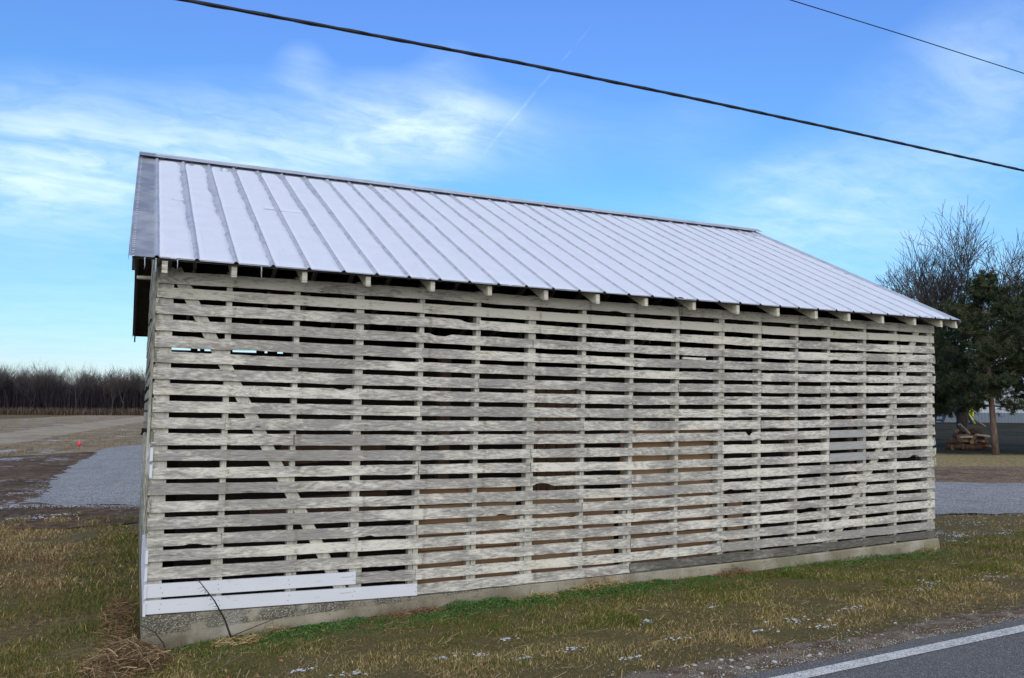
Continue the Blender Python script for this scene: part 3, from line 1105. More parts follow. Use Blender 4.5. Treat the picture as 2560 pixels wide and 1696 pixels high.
# bent verge lip + dark rake boards under the overhangs
for xe, sgn in ((-.262, -1), (10.18, 1)):
    for side in (0, 1):
        V = []; F = []
        n = 20
        for i in range(n + 1):
            f = i / n
            y = (YE if side == 0 else YB) * (1 - f) + YR * f
            z = roofz(xe, y)
            wv = .003 * noise.noise((y * 7, 0, 0))
            V += [(xe, y, z + .002), (xe + sgn * (.010 + wv), y, z - .004), (xe + sgn * .008, y, z - .035 + wv)]
            if i:
                a = (i - 1) * 3
                for k in (0, 1):
                    q = (a + k, a + k + 1, a + k + 4, a + k + 3)
                    F.append(q)
        o = mesh_obj('verge_lip', V, F, M['metal'], roofs[side])
        mod = o.modifiers.new('thick', 'SOLIDIFY'); mod.thickness = .003
        rk = MB()
        ya, yb = (YE + .03, YR - .01) if side == 0 else (YB - .03, YR + .01)
        za, zb = roofz(xe, ya) - .085, roofz(xe, yb) - .085
        xr = xe - sgn * .03
        rk.board((xr, ya, za), (xr, yb, zb), (0, 0, 1), .022, .10, 12, .002)
        rk.build('rake_board', M['dark'], crib)
# light lookout board under the rear overhang
lk = MB()
lk.board((-.24, 5.7, roofz(0, 5.7) - .14), (.05, 5.7, roofz(0, 5.7) - .14), (0, 0, 1), .10, .045, 3, .002)
lk.build('lookout', M['slat_clean'], crib)
lk = MB()
lk.board((-.24, 2.2, roofz(0, 2.2) - .14), (.05, 2.2, roofz(0, 2.2) - .14), (0, 0, 1), .10, .045, 3, .002)
lk.build('lookout', M['slat_clean'], crib)

# gable ends: ragged slats
for side, xe in ((0, -.018), (1, 9.872)):
    gm = MB(); wh = []
    k = 0
    z = .43
    while z < 5.25:
        ya, yb = -.012, 7.09
        if z > 3.30:
            s_ = (z + .06 - roofz(0, 0)) / ((RZ0 - EZ0) / (YR - YE))
            ya = max(ya, s_ + .10); yb = 7.08 - ya
        if yb - ya > .3:
            ln = .061 * z if side else -.004 * z
            if side == 0 and (z < .95 or 1.45 < z < 1.75) :
                wb = MB()
                y2 = ya + 2.4
                wb.board((xe - .004, ya - .02, z), (xe - .004, y2, z + random.uniform(-.02, .02)), (0, 0, 1), .022, .108, 6, .001, u0=0)
                tag(wb.build('replacement_board', M['white'], crib), 'new white board on the gable end at the near corner')
                gm.board((xe + ln, y2 + .004, z), (xe + ln, yb, z), (0, 0, 1), .022, .104, 30, .006, None, .01)
            else:
                e = random.uniform(-.016, .012)
                gm.board((xe + ln + random.uniform(-.004, .004), ya + e, z), (xe + ln + random.uniform(-.004, .004), yb, z), (0, 0, 1), .022, .104 + random.uniform(-.006, .006), 60, .012, None, .016)
        z += .1434
        k += 1
    gm.build('gable_wall', M['end'], crib)
    # gable studs
    gs = MB()
    for k in range(1, 12):
        y = 7.08 * k / 12
        zt = roofz(0, y) - .16
        gs = MB()
        gs.box(*( (.0, .09) if side == 0 else (9.78 + .02, 9.86)), y - .022, y + .022, .38, zt)
        gs.build('gable_stud', M['stud'], crib)

bt_ = MB()
bt_.board((-.050, .24, 1.02), (-.052, .24, 3.50), (0, 1, 0), .022, .085, 60, .004, .3)
bt_.build('edge_batten', M['end'], crib)
# rear wall, nearly closed boards, with a ventilation gap under the plate
rw = MB()
for k in range(19):
    z = .43 + .1434 * k
    rw.board((.1, 7.06, z), (9.95, 7.06, z), (0, 0, 1), .022, .142, 4, 0)
rw.board((.1, 7.06, 3.235), (9.95, 7.06, 3.235), (0, 0, 1), .022, .10, 4, 0)
rw.board((.1, 7.02, 3.43), (9.95, 7.02, 3.43), (0, 0, 1), .02, .26, 4, 0)  # added blocking board, shuts out sky light above the plate
for (a, b) in ((.05, .34), (.64, .75), (.79, .86), (1.06, 1.32), (1.72, 1.86), (1.91, 2.08), (2.18, 9.95)):
    rw.board((a, 7.0, 3.14), (b, 7.0, 3.14), (0, 0, 1), .03, .14, 2, 0)
rw.board((.1, 6.97, 3.085), (9.9, 6.97, 3.085), (0, 0, 1), .02, .06, 2, 0)
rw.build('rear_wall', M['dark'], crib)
rg = MB()  # boards added inside the far gable to block sky light between its slats
z = .3
while z < 5.3:
    a = max(.12, ((z + .16) - EZ0) / ((RZ0 - EZ0) / (YR - YE)) + YE + .12) if z > 3.0 else .12
    if YR - a > .1: rg.board((9.76 + .05 * (z > 2), a, z), (9.76 + .05 * (z > 2), 7.08 - a, z), (0, 0, 1), .02, .158, 2, 0)
    z += .16
rg.build('gable_light_block', M['dark'], crib)
fl = MB(); fl.box(.15, 9.78, .17, 6.9, .0, .16); fl.build('crib_floor', M['dark'], crib)
# top plates
for a, b, c, d in ((.105, .19, 3.22, 3.30), (6.95, 6.985, 3.25, 3.33)):
    tp = MB(); tp.box(.1, 9.7, a, b, c, d); tp.build('top_plate', M['dark'], crib)
# inner aisle walls of the double crib (dark boards, set solid to black out the inside) and a loft floor
iw = MB()
for k in range(15):
    z = .25 + .17 * k
    iw.board((.3, 2.35, z), (9.9, 2.35, z), (0, 0, 1), .022, .165 if k < 15 else .12, 3, 0)
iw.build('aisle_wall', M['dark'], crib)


def lumber(x0, x1, y, z0, z1, name='lumber_bin'):
    m_ = MB(); z = z0
    while z < z1 - .02:
        h = random.uniform(.12, .2)
        m_.board((x0, y + random.uniform(-.006, .006), z + h / 2), (x1, y + random.uniform(-.006, .006), z + h / 2), (0, 0, 1), .025, h - .006, 3, .001)
        z += h
    return m_.build(name, M['brown'], crib)


lumber(2.42, 3.52, .16, .34, 1.20)
lumber(3.62, 4.75, .16, .34, 1.22)
lumber(4.86, 6.35, .17, .34, 1.92)
lumber(6.40, 6.64, .17, .34, 1.0)
for (p0, p1, up, th, w) in [((3.9 + .13 * k, .55, .4), (3.9 + .13 * k, .55, 2.35), (1, 0, 0), .03, .12) for k in range(6)] + [
        ((2.95, .9, .3), (2.98, .9, 2.75), (1, 0, 0), .1, .13), ((7.72, .5, .3), (7.72, .5, 2.1), (1, 0, 0), .05, .1), ((8.9, .5, .3), (8.9, .5, 2.3), (1, 0, 0), .05, .1),
        ((.9, .8, 1.1), (2.3, .8, 1.15), (0, 0, 1), .03, .2), ((1.2, .9, 1.65), (2.3, .9, 1.72), (0, 0, 1), .03, .22)]:
    vb = MB(); vb.board(p0, p1, up, th, w, 3, .001); vb.build('bin_board', M['dullbrown'], crib)
# iron brackets at the gable edge
for (y, z, r_) in ((.9, 2.30, .02), (2.6, 1.86, .03), (.3, 2.9, .012)):
    V = []; F = []
    tube(V, F, [(-.03, y, z), (-.075, y, z + .01), (-.09, y, z - .05)], [r_, r_, r_ * .6], 8)
    mesh_obj('wall_bracket', V, F, M['black'], crib)

# ------------------------------------------------------------------ snow on the roof
V = []; F = []
for k in range(-0, 32):
    x0 = RIBS[k] + .016; x1 = RIBS[k + 1] - .018
    ny_ = 150; nx_ = 14
    late = max(0, (k - 28) / 4)
    base = len(V)
    keep = {}
    for j in range(ny_ + 1):
        f = j / ny_                                        # 0 eave, 1 ridge
        y = YE + .012 + (YR - YE - .15) * f
        n1 = noise.noise((k * 7.1, f * 5, 0)); n2 = noise.noise((k * 3.3, f * 26, 4)); n3 = noise.noise((k * 1.3, f * 90, 8))
        melt = .012 + .024 * max(0, f - .15) * (1.25 + math.sin(k * 1.7)) + (.020 * max(0, 1 - k / 9) * max(0, math.sin(f * 2.6 + .4 * n1)) ** 1.5) + (.05 * max(0, (f - .93) / .07) ** 2)
        right = x1 - max(.004, melt * (1 + .5 * n1) + .018 * n2 + .010 * n3 - .012)
        left = x0 + .004 + .006 * max(0, n1) + .003 * n3 + (.03 * max(0, (f - .96) / .04) ** 2)
        if late and random.random() < 0: pass
        for i in range(nx_ + 1):
            g_ = i / nx_
            x = left + (right - left) * g_
            edge_ = min(g_, 1 - g_) * 2
            endf = min(f / .012, (1 - f) / .01, 1)
            th = .011 * (1 - (1 - min(1, edge_ * 5)) ** 2) * max(0.0, endf) + .0015 * noise.noise((x * 9, y * 9, 2))
            th -= .001 * (edge_ < .01)
            # melted patches
            holes = noise.noise((x * 6, y * 1.6, 5)) * .6 + noise.noise((x * 19, y * 7, 9)) * .4
            lim = .62 - late * .45 - (.30 if f > .93 else 0) - (.25 if f < .018 else 0)
            if (.492 < f < .512 + .010 * n1) and k in (0, 3, 4, 5, 11, 17, 23, 24) and g_ > .55 - .4 * math.sin(k * 2.1) - (k == 4) * .5:
                th = -.006
            if holes > lim: th = -.006
            V.append((x, y, roofz(x, y) + .004 + th + (.004 if f > .48 else 0)))
    for j in range(ny_):
        for i in range(nx_):
            a = base + j * (nx_ + 1) + i
            F.append((a, a + 1, a + nx_ + 2, a + nx_ + 1))
o = mesh_obj('roof_snow', V, F, M['snow'], smooth=True)
tag(o, 'thin frozen snow lying between the ribs of the metal roof', 'snow', kind='stuff')
# streaks of frost left on the bare ribs near the ridge
V = []; F = []
for q in range(420):
    x = random.uniform(-.2, 10.1); y = YR - random.uniform(.02, .11)
    s_ = random.uniform(.004, .016); z = roofz(x, YR) + .030 - .045 * 0 - (YR - y) * .5 + .0035
    a = len(V); V += [(x, y, z), (x + s_ * 2, y - s_, z - s_ * .5), (x + s_, y + s_, z + s_ * .5)]; F.append((a, a + 1, a + 2))
for q in range(60):
    y = YE + (YR - YE) * q / 60 + random.uniform(-.02, .02); x = -.262 - .002 + .02
    a = len(V); s_ = .012; z = roofz(x, y) + .006
    V += [(x - .012, y, z), (x + .014, y + s_, z + s_ * .5), (x + .012, y - s_, z - s_ * .5)]; F.append((a, a + 2, a + 1))
o = mesh_obj('ridge_frost', V, F, M['snow'])
tag(o, 'specks of frost scattered along the ridge cap and verge', 'frost', kind='stuff')

for (x, L, lab) in ((-.15, .10, 'short icicle hanging left of the near wall corner'), (.10, .085, 'icicle hanging just right of the first rafter tail'),
                    (.78, .125, 'longest icicle, hanging right of the second rafter tail'), (-.065, .15, 'icicle hanging at the first roof rib')):
    V = []; F = []
    z = roofz(x, YE) - .006
    tube(V, F, [(x, YE + .004, z), (x + .001, YE + .003, z - L * .3), (x + .002, YE + .003, z - L * .7), (x + .003, YE + .003, z - L)], [.007, .005, .0035, .001], 6)
    tag(mesh_obj('icicle', V, F, M['ice'], smooth=True), lab, 'icicle', 'icicles along the eave')

# ------------------------------------------------------------------ overhead cables
def cable(name, P, r, label, twist):
    xs_ = [p[0] for p in P]
    n = 900
    x0, x1 = -42, 52
    coef = np.polyfit([p[0] for p in P], [p[2] for p in P], 2)
    V = []; F = []
    pts = []; pts2 = []
    for i in range(n + 1):
        x = x0 + (x1 - x0) * i / n
        xx = min(max(x, -4), 14)
        z = P[0][2] + np.interp(xx, xs_, [p[2] - P[0][2] for p in P]) if xs_[0] <= xx <= xs_[-1] else float(np.polyval(coef, xx))
        if x < -4: z = float(np.polyval(coef, -4)) + .0008 * (x + 4) ** 2
        if x > 14: z = float(np.polyval(coef, 14)) + .0008 * (x - 14) ** 2
        y = P[0][1]
        if twist:
            a = x * 9
            pts.append((x, y + math.cos(a) * r * .12, z + math.sin(a) * r * .12)); pts2.append((x, y - math.cos(a) * r * .42, z - math.sin(a) * r * .42))
        else:
            pts.append((x, y, z))
    tube(V, F, pts, [r * (.8 if twist else 1)] * len(pts), 8)
    if twist: tube(V, F, pts2, [r * .6] * len(pts2), 6)
    return tag(mesh_obj(name, V, F, M['cable'], smooth=True), label, 'cable')


cable('power_cable', [(-.045, -1.5, 5.062), (1.0, -1.5, 5.095), (2.662, -1.5, 5.143), (4.474, -1.5, 5.170), (6.634, -1.5, 5.182), (9.88, -1.5, 5.185)], .0165,
      'thick black twisted overhead cable crossing the whole sky above the roof', True)
cable('power_cable', [(6.264, -1.2, 6.728), (8.135, -1.2, 6.729), (10.512, -1.2, 6.712)], .0058, 'thin black overhead wire in the upper right corner of the sky', False)


# ------------------------------------------------------------------ vegetation builders
def in_crib(x, y):
    return (x > -.05) & (x < 9.97) & (y > -.03) & (y < 7.1)


def vnoise(x, y, s, o=0.0):
    # cheap smooth value noise on arrays
    X_ = x * s + o * 17.3; Y_ = y * s + o * 5.7
    ix = np.floor(X_).astype(int); iy = np.floor(Y_).astype(int)
    fx = X_ - ix; fy = Y_ - iy
    fx = fx * fx * (3 - 2 * fx); fy = fy * fy * (3 - 2 * fy)
    tab = np.random.default_rng(99).random((256, 256))
    g_ = lambda a, b: tab[a % 256, b % 256]
    return (g_(ix, iy) * (1 - fx) + g_(ix + 1, iy) * fx) * (1 - fy) + (g_(ix, iy + 1) * (1 - fx) + g_(ix + 1, iy + 1) * fx) * fy


def blades(name, x, y, h, w, lean, cols, label, cat, zoff=0.0, droop=.35):
    n = len(x)
    z = ground(x, y) - .012 + zoff
    an = rng.uniform(0, 2 * np.pi, n)
    la = rng.uniform(0, 2 * np.pi, n)
    lx, ly = np.cos(la) * lean * h, np.sin(la) * lean * h
    wx, wy = np.cos(an) * w, np.sin(an) * w
    hh = h * np.sqrt(np.clip(1 - lean ** 2, .05, 1))
    b0 = np.stack([x - wx, y - wy, z], -1); b1 = np.stack([x + wx, y + wy, z], -1)
    m0 = np.stack([x - wx * .8 + lx * .4, y - wy * .8 + ly * .4, z + hh * (.5 + droop * .3)], -1)
    m1 = np.stack([x + wx * .8 + lx * .4, y + wy * .8 + ly * .4, z + hh * (.5 + droop * .3)], -1)
    tp = np.stack([x + lx, y + ly, z + hh * (1 - droop * lean)], -1)
    V_ = np.stack([b0, b1, m1, m0, tp], 1).reshape(-1, 3)
    o_ = np.arange(n)[:, None] * 5
    T_ = np.concatenate([o_ + [0, 1, 2], o_ + [0, 2, 3], o_ + [3, 2, 4]], 0)
    C_ = np.repeat(np.concatenate([cols, np.ones((n, 1))], 1), 5, 0)
    o = tri_obj(name, V_, T_, M['grass'], C_)
    return tag(o, label, cat, kind='stuff')


def pick(pal, n, wts):
    pal = np.array(pal)
    c = pal[rng.choice(len(pal), n, p=np.array(wts) / sum(wts))]
    return c * rng.uniform(.7, 1.3, (n, 1))


GREEN = [(.050, .085, .012), (.075, .115, .018), (.11, .13, .024)]
OLIVE = [(.14, .125, .028), (.19, .155, .04), (.10, .10, .022)]
TAN = [(.40, .295, .14), (.31, .225, .105), (.50, .39, .215)]
BROWN = [(.14, .088, .055), (.20, .135, .09)]
PAL = GREEN + OLIVE + TAN + BROWN


def colours(x, y, gk, ok, tk, bk):
    n = len(x)
    P = np.array(PAL)
    w = np.stack([gk, gk, gk * .6, ok, ok, ok * .8, tk, tk, tk * .5, bk, bk], 1) + 1e-4
    w = w / w.sum(1, keepdims=True)
    u = rng.random((n, 1))
    k = np.clip((w.cumsum(1) < u).sum(1), 0, len(PAL) - 1)
    return P[k] * rng.uniform(.75, 1.5, (n, 1))


# verge between road and crib
n = 620000
x = rng.uniform(-2.6, 13.5, n); y = rng.uniform(-3.25, .6, n)
pn = vnoise(x, y, 1.3, 1); pn2 = vnoise(x, y, 4.0, 2)
k = ~in_crib(x, y)
lim = -2.80 + .02 * x + .30 * (pn2 - .5)
k &= (y > lim) | (rng.random(n) < .10)
k &= rng.random(n) < (.42 + .9 * pn * vnoise(x, y, 2.6, 13) * 1.6)
x, y, pn, pn2 = x[k], y[k], pn[k], pn2[k]
dist = np.clip(-y / 2.9, 0, 1)
mt_ = vnoise(x, y * 1.8, .8, 9)
gk = np.clip(2.5 - dist * 2.9 - np.abs(x - 3.5) * .05 + (pn - .5) * 1.6 + (mt_ < .45) * .35, .03, 2) * (x > .3) + .35 * (x <= .3) * pn
ok = np.clip(.7 + (pn2 - .5), .1, 2) * np.ones_like(x)
tk = np.clip(dist * 1.7 - .22 + (vnoise(x, y, 2.2, 5) - .5) * 1.8 + (mt_ > .6) * .5, .06, 2) + .25 * (x < 0) + .15 * (x > 9)
bk = .15 + .35 * (dist > .8) + .5 * (vnoise(x, y, 1.7, 8) > .68)
h = rng.uniform(.016, .055, len(x)) * (.45 + 1.35 * vnoise(x, y, 3.5, 12)) * (.8 + .5 * pn)
blades('grass', x, y, h, rng.uniform(.0010, .0024, len(x)), rng.uniform(.3, .97, len(x)), colours(x, y, gk, ok, tk, bk), 'short winter grass, green by the wall and tan near the road', 'grass')

# yard on the left, and round the far end of the crib
n = 560000
s_ = rng.uniform(-12, -1, n); d_ = 4.5 + (15.2 - 4.5) * rng.random(n) ** .8
x, y = sd(s_, d_)
s2 = rng.uniform(4, 14, 90000); d2 = rng.uniform(10, 15.6, 90000)
x2, y2 = sd(s2, d2)
x = np.concatenate([x, x2]); y = np.concatenate([y, y2])
dd = .432 * (x - CX) + .902 * (y - CY); ss = .902 * (x - CX) - .432 * (y - CY)
pn = vnoise(x, y, .9, 3); pn2 = vnoise(x, y, 3.1, 4)
k = ~in_crib(x, y) & ((x < -.05) & (x > -5.5) | (x > 9.9)) & (y > -1.6)
k &= (dd < 13.9 + 2.2 * (pn2 - .5) + .5 * rng.random(len(x))) | (x > 5)
k &= rng.random(len(x)) < .3 + .8 * pn
x, y, pn, pn2, dd = x[k], y[k], pn[k], pn2[k], dd[k]
wl = np.clip((x + .95) / .5, 0, 1) * (x < 0) * (y > .3)
gk = np.clip(.10 + (pn2 - .55) * 1.8 + 2.2 * wl + .8 * (dd < 8.5) * (pn > .45), .02, 3)
ok = np.clip(.50 + (pn - .5) * 1.4 - .35 * (dd > 9), .05, 2)
tk = np.clip(.70 + (.5 - pn) * 1.8 + .9 * (dd > 11) * vnoise(x, y, 1.6, 44), .08, 2)
bk = .25 + .7 * (dd > 8.5) + 1.3 * (vnoise(x, y, .7, 41) > .55) * vnoise(x, y, 2.0, 42)
h = rng.uniform(.022, .085, len(x)) * (.85 + .25 * (dd > 9)) * (.3 + 1.5 * vnoise(x, y, 2.3, 14) * (.5 + pn))
h = np.where(x > 5, h * .7, h)
blades('yard_grass', x, y, h, rng.uniform(.0012, .0030, len(x)) * (1 + .4 * (dd > 9)), rng.uniform(.4, .98, len(x)), colours(x, y, gk, ok, tk, bk), 'longer mixed tan and olive grass in the yard beside the gable end', 'grass')

# leafy green weeds along the foundation
n = 44000
x = rng.uniform(-.1, 9.9, n); y = -.03 - np.abs(rng.normal(0, .30, n))
pn = vnoise(x, x * 0 + 3.0, 1.1, 6) * .6 + vnoise(x, y, 5.0, 7) * .4
k = (pn > .36) & ~in_crib(x, y) & (y > -1.0) & (rng.random(n) < np.where(x < 6.5, 1, .4)) & ~((x > 1.85) & (x < 2.6) & (y > -.2))
x, y, pn = x[k], y[k], pn[k]
n = len(x)
z = ground(x, y) + rng.uniform(-.005, .075, n) * np.clip((pn - .3) * 2.2, .2, 1.2)
sz = rng.uniform(.005, .012, n)
a1 = rng.normal(0, 1, (n, 3)); a1 /= np.linalg.norm(a1, axis=1, keepdims=True)
up = rng.normal(0, .5, (n, 3)) + [0, -.3, 1]
a2 = np.cross(a1, up); a2 /= np.linalg.norm(a2, axis=1, keepdims=True)
c = np.stack([x, y, z], -1)
V_ = np.stack([c - a1 * sz[:, None], c - a2 * sz[:, None] * .6, c + a1 * sz[:, None], c + a2 * sz[:, None] * .6], 1).reshape(-1, 3)
T_ = np.arange(n * 4).reshape(-1, 4)
cc = pick([(.04, .115, .018), (.065, .15, .028), (.03, .08, .014), (.09, .155, .03)], n, [3, 3, 2, 1])
o = tri_obj('ground_weeds', V_, T_, M['leafy'], np.repeat(np.concatenate([cc, np.ones((n, 1))], 1), 4, 0))
tag(o, 'low leafy green weeds growing along the concrete foundation', 'weeds', kind='stuff')


def straw(name, cx, cy, rx_, ry_, hgt, n, L, label, tone=TAN, group=None):
    a = rng.uniform(0, 2 * np.pi, n); r_ = np.sqrt(rng.random(n))
    x = cx + np.cos(a) * r_ * rx_; y = cy + np.sin(a) * r_ * ry_
    z = ground(x, y) + rng.random(n) * hgt * (1 - r_ ** 2) + .006
    an = rng.uniform(0, np.pi, n); el = rng.normal(0, .35, n)
    l = rng.uniform(.4, 1, n) * L
    d = np.stack([np.cos(an) * np.cos(el), np.sin(an) * np.cos(el), np.sin(el)], -1) * l[:, None] / 2
    sd_v = np.cross(d, rng.normal(0, 1, (n, 3))); sd_v /= np.linalg.norm(sd_v, axis=1, keepdims=True)
    sd_v *= rng.uniform(.0010, .0028, n)[:, None]
    c = np.stack([x, y, z], -1)
    mid_ = c + np.array([0, 0, 1]) * (l * .06)[:, None]
    V_ = np.stack([c - d - sd_v, c - d + sd_v, mid_ + sd_v, mid_ - sd_v, c + d + sd_v, c + d - sd_v], 1)
    V_[:, :, 2] = np.maximum(V_[:, :, 2], ground(V_[:, :, 0], V_[:, :, 1]) + .002)
    V_[:, :, 1] = np.where((V_[:, :, 1] > -.04) & (V_[:, :, 0] > -.05), -.04, V_[:, :, 1])
    o_ = np.arange(n)[:, None] * 6
    T_ = np.concatenate([o_ + [0, 1, 2, 3], o_ + [3, 2, 4, 5]], 0)
    cc = pick(tone, n, [1] * len(tone))
    o = tri_obj(name, V_.reshape(-1, 3), T_, M['grass'], np.repeat(np.concatenate([cc, np.ones((n, 1))], 1), 6, 0))
    return tag(o, label, 'straw', group, 'stuff')


straw('straw_pile', -.14, -.50, .30, .52, .20, 1700, .20, 'heap of dead brown stalks piled at the near foundation corner', [(.19, .125, .07), (.13, .08, .045), (.30, .20, .11), (.40, .29, .16), (.08, .05, .03)])
straw('straw_pile', -.22, .9, .14, 1.2, .12, 800, .2, 'dead brown stalks lying along the foot of the gable wall', [(.16, .105, .06), (.10, .065, .04), (.24, .16, .09)])
for (x, y, a, b, h, n, L, lab, tn) in ((1.05, -.12, .14, .09, .07, 140, .12, 'small clump of straw against the foundation, below the white boards', None),
                                       (2.25, -.11, .42, .09, .05, 520, .10, 'reddish dead grass mat against the foundation, right of the white boards', [(.23, .13, .07), (.30, .19, .11), (.14, .08, .05)]),
                                       (4.42, -.12, .40, .10, .14, 420, .16, 'largest straw clump against the middle of the foundation', None),
                                       (3.6, -.16, .3, .08, .06, 220, .13, 'thin straw scatter beside the foundation crack', None),
                                       (6.2, -.16, .3, .1, .10, 260, .12, 'reddish straw tuft right of the foundation middle', [(.26, .15, .08), (.34, .22, .13), (.14, .08, .05)]),
                                       (9.6, -.12, .25, .10, .09, 200, .12, 'straw tuft at the far foundation corner', None),
                                       (.72, -.25, .25, .12, .05, 260, .16, 'flattened straw round the foot of the tall dark stalk', None)):
    straw('straw_clump', x, y, a, b, h, n, L, lab, tn or TAN)

n = 9000
x = rng.uniform(-2.5, 12, n); y = rng.uniform(-3.2, -.05, n)
k = rng.random(n) < .15 + 1.1 * vnoise(x, y, 1.9, 31) ** 1.5 * np.clip(-y / 1.6, .25, 1)
x, y = x[k], y[k]; n = len(x)
an = rng.uniform(0, np.pi, n); ln = rng.uniform(.02, .08, n)
z = ground(x, y) + rng.uniform(.008, .035, n)
d = np.stack([np.cos(an) * ln, np.sin(an) * ln, rng.normal(0, .008, n)], -1); w_ = np.stack([-np.sin(an), np.cos(an), an * 0 + .4], -1) * rng.uniform(.0010, .0022, n)[:, None]
c = np.stack([x, y, z], -1)
V_ = np.stack([c - d - w_, c - d + w_, c + d + w_, c + d - w_], 1).reshape(-1, 3)
cc = pick([(.34, .26, .14), (.27, .195, .095), (.20, .13, .065), (.40, .32, .19)], n, [2, 2, 1, 1])
tag(tri_obj('straw_litter', V_, np.arange(n * 4).reshape(-1, 4), M['grass'], np.repeat(np.concatenate([cc, np.ones((n, 1))], 1), 4, 0)), 'flattened dead straw lying through the verge grass', 'straw', kind='stuff')
n = 520
x = rng.uniform(-2.5, 10.5, n); y = rng.uniform(-3.1, -.1, n)
k = rng.random(n) < .35 + .6 * vnoise(x, y, 1.2, 21)
x, y = x[k], y[k]; n = len(x)
z = ground(x, y) + rng.uniform(.015, .04, n)
a1 = rng.normal(0, 1, (n, 3)); a1[:, 2] *= .4; a1 /= np.linalg.norm(a1, axis=1, keepdims=True)
a2 = np.cross(a1, rng.normal(0, .5, (n, 3)) + [0, 0, 1]); a2 /= np.linalg.norm(a2, axis=1, keepdims=True)
sz = rng.uniform(.008, .022, n)[:, None]; c = np.stack([x, y, z], -1)
V_ = np.stack([c - a1 * sz, c - a2 * sz * .5, c + a1 * sz * .3 - a2 * sz * .45, c + a1 * sz, c + a1 * sz * .2 + a2 * sz * .5], 1).reshape(-1, 3)
cc = pick([(.26, .14, .07), (.18, .10, .055), (.36, .24, .14), (.30, .11, .05)], n, [2, 2, 1, 1])
tag(tri_obj('dead_leaves', V_, np.arange(n * 5).reshape(-1, 5), M['leafy'], np.repeat(np.concatenate([cc, np.ones((n, 1))], 1), 5, 0)), 'curled brown dead leaves scattered over the verge', 'leaves', kind='stuff')

# upright stray seed stems
V = []; F = []
for (x, y, h, dx_) in ((.27, -.2, .19, -.01), (.22, -.24, .14, .03), (.9, -.2, .13, .05), (1.02, -.22, .17, -.04), (3.9, -.1, .15, -.02), (4.5, -.13, .2, -.12), (4.75, -.16, .16, -.1), (8.0, -.12, .12, .02),
                       (-.2, -.35, .30, .01), (-.12, -.45, .24, .05), (2.2, -.1, .14, .03), (.1, -.55, .20, -.05)):
    z = gz(x, y)
    tube(V, F, [(x, y, z), (x + dx_ * .5, y - .01, z + h * .6), (x + dx_, y, z + h)], [.0035, .0028, .0015], 4)
o = mesh_obj('dry_stems', V, F, M['logend'])
tag(o, 'scattered upright dry yellow stems in front of the foundation', 'stems', kind='stuff')

# dark weed stalks leaning on the wall foot
V = []; F = []
tube(V, F, [(.70, -.12, .09), (.66, -.13, .17), (.60, -.20, .33), (.50, -.32, .52), (.352, -.45, .735)], [.010, .009, .007, .0055, .003], 6)
w1 = empty('weed_stalk', (0, 0, 0))
mesh_obj('stem', V, F, M['stalk'], w1, smooth=True)
V = []; F = []
tube(V, F, [(.665, -.128, .16), (.80, -.12, .20), (1.0, -.10, .255), (1.2, -.09, .29)], [.005, .004, .003, .0015], 5)
mesh_obj('side_branch', V, F, M['stalk'], w1)
V = []; F = []
tube(V, F, [(.68, -.12, .12), (.60, -.15, .13), (.50, -.16, .10)], [.004, .003, .0015], 5)
mesh_obj('side_branch', V, F, M['stalk'], w1)
V = []; F = []
for q in range(26):
    f = random.random(); p = Vector((.60, -.20, .33)).lerp(Vector((.352, -.45, .735)), f)
    e = p + Vector((random.uniform(-.05, .01), random.uniform(-.02, .02), random.uniform(-.03, .015)))
    tube(V, F, [p, (p + e) / 2 + Vector((0, 0, .003)), e], [.002, .0014, .0008], 3)
mesh_obj('bristles', V, F, M['stalk'], w1)['kind'] = 'stuff'
tag(w1, 'tall dark bristly dead stalk leaning in front of the white boards', 'weed')
w2 = empty('weed_stalk', (0, 0, 0))
V = []; F = []
tube(V, F, [(.155, -.25, .11), (.13, -.21, .19), (.06, -.15, .27), (-.025, -.10, .315), (-.06, -.10, .33)], [.006, .0055, .0045, .0035, .002], 6)
mesh_obj('stem', V, F, M['stalk'], w2, smooth=True)
tag(w2, 'short dark bent stalk against the near foundation corner', 'weed')

# snow crusts left on the ground
SN = [(4.97, -2.3, .16), (5.75, -2.2, .10), (8.39, -1.77, .3), (7.54, -1.69, .2), (7.11, -1.88, .12), (11.51, 1.11, .5), (11.56, .78, .4), (13.29, 1.63, .6), (12.32, .63, .4), (.97, -1.59, .12),
      (1.29, -1.91, .10), (2.21, -1.95, .12), (2.46, -2.21, .10), (2.89, -2.16, .10), (1.95, -1.87, .06), (3.91, -1.66, .09), (3.09, -2.61, .10), (3.74, -2.33, .07), (4.76, -1.49, .05),
      (-2.56, 14.47, .4), (-1.9, 9.41, .5), (-1.36, 9.78, .3), (-.18, -.81, .07), (2.59, -1.59, .06), (4.45, -2.45, .08), (4.98, -2.61, .1), (-2.6, 11.5, .6), (-3.4, 12.3, .7), (-1.2, 11.2, .25), (10.5, .9, .3), (10.9, .5, .35)]
V = []; F = []
for (x, y, r_) in SN:
    for q in range(int(16 + r_ * 130)):
        a = random.random() * 6.28; rr = abs(random.gauss(0, .55)) * r_
        px_, py_ = x + math.cos(a) * rr * 1.6, y + math.sin(a) * rr * .8
        s_ = (.003 + .012 * random.random() ** 2) * (1 if y < 5 else 1.5)
        z = gz(px_, py_) + (.004 if y < 3 else .020) + random.uniform(0, .014)
        m0 = len(V); V.append((px_, py_, z + s_ * .35))
        kk = 7
        for u in range(kk):
            an = 6.283 * u / kk; ra = s_ * random.uniform(.5, 1.3)
            V.append((px_ + math.cos(an) * ra * 1.3, py_ + math.sin(an) * ra, z - .004))
        for u in range(kk):
            F.append((m0, m0 + 1 + u, m0 + 1 + (u + 1) % kk))
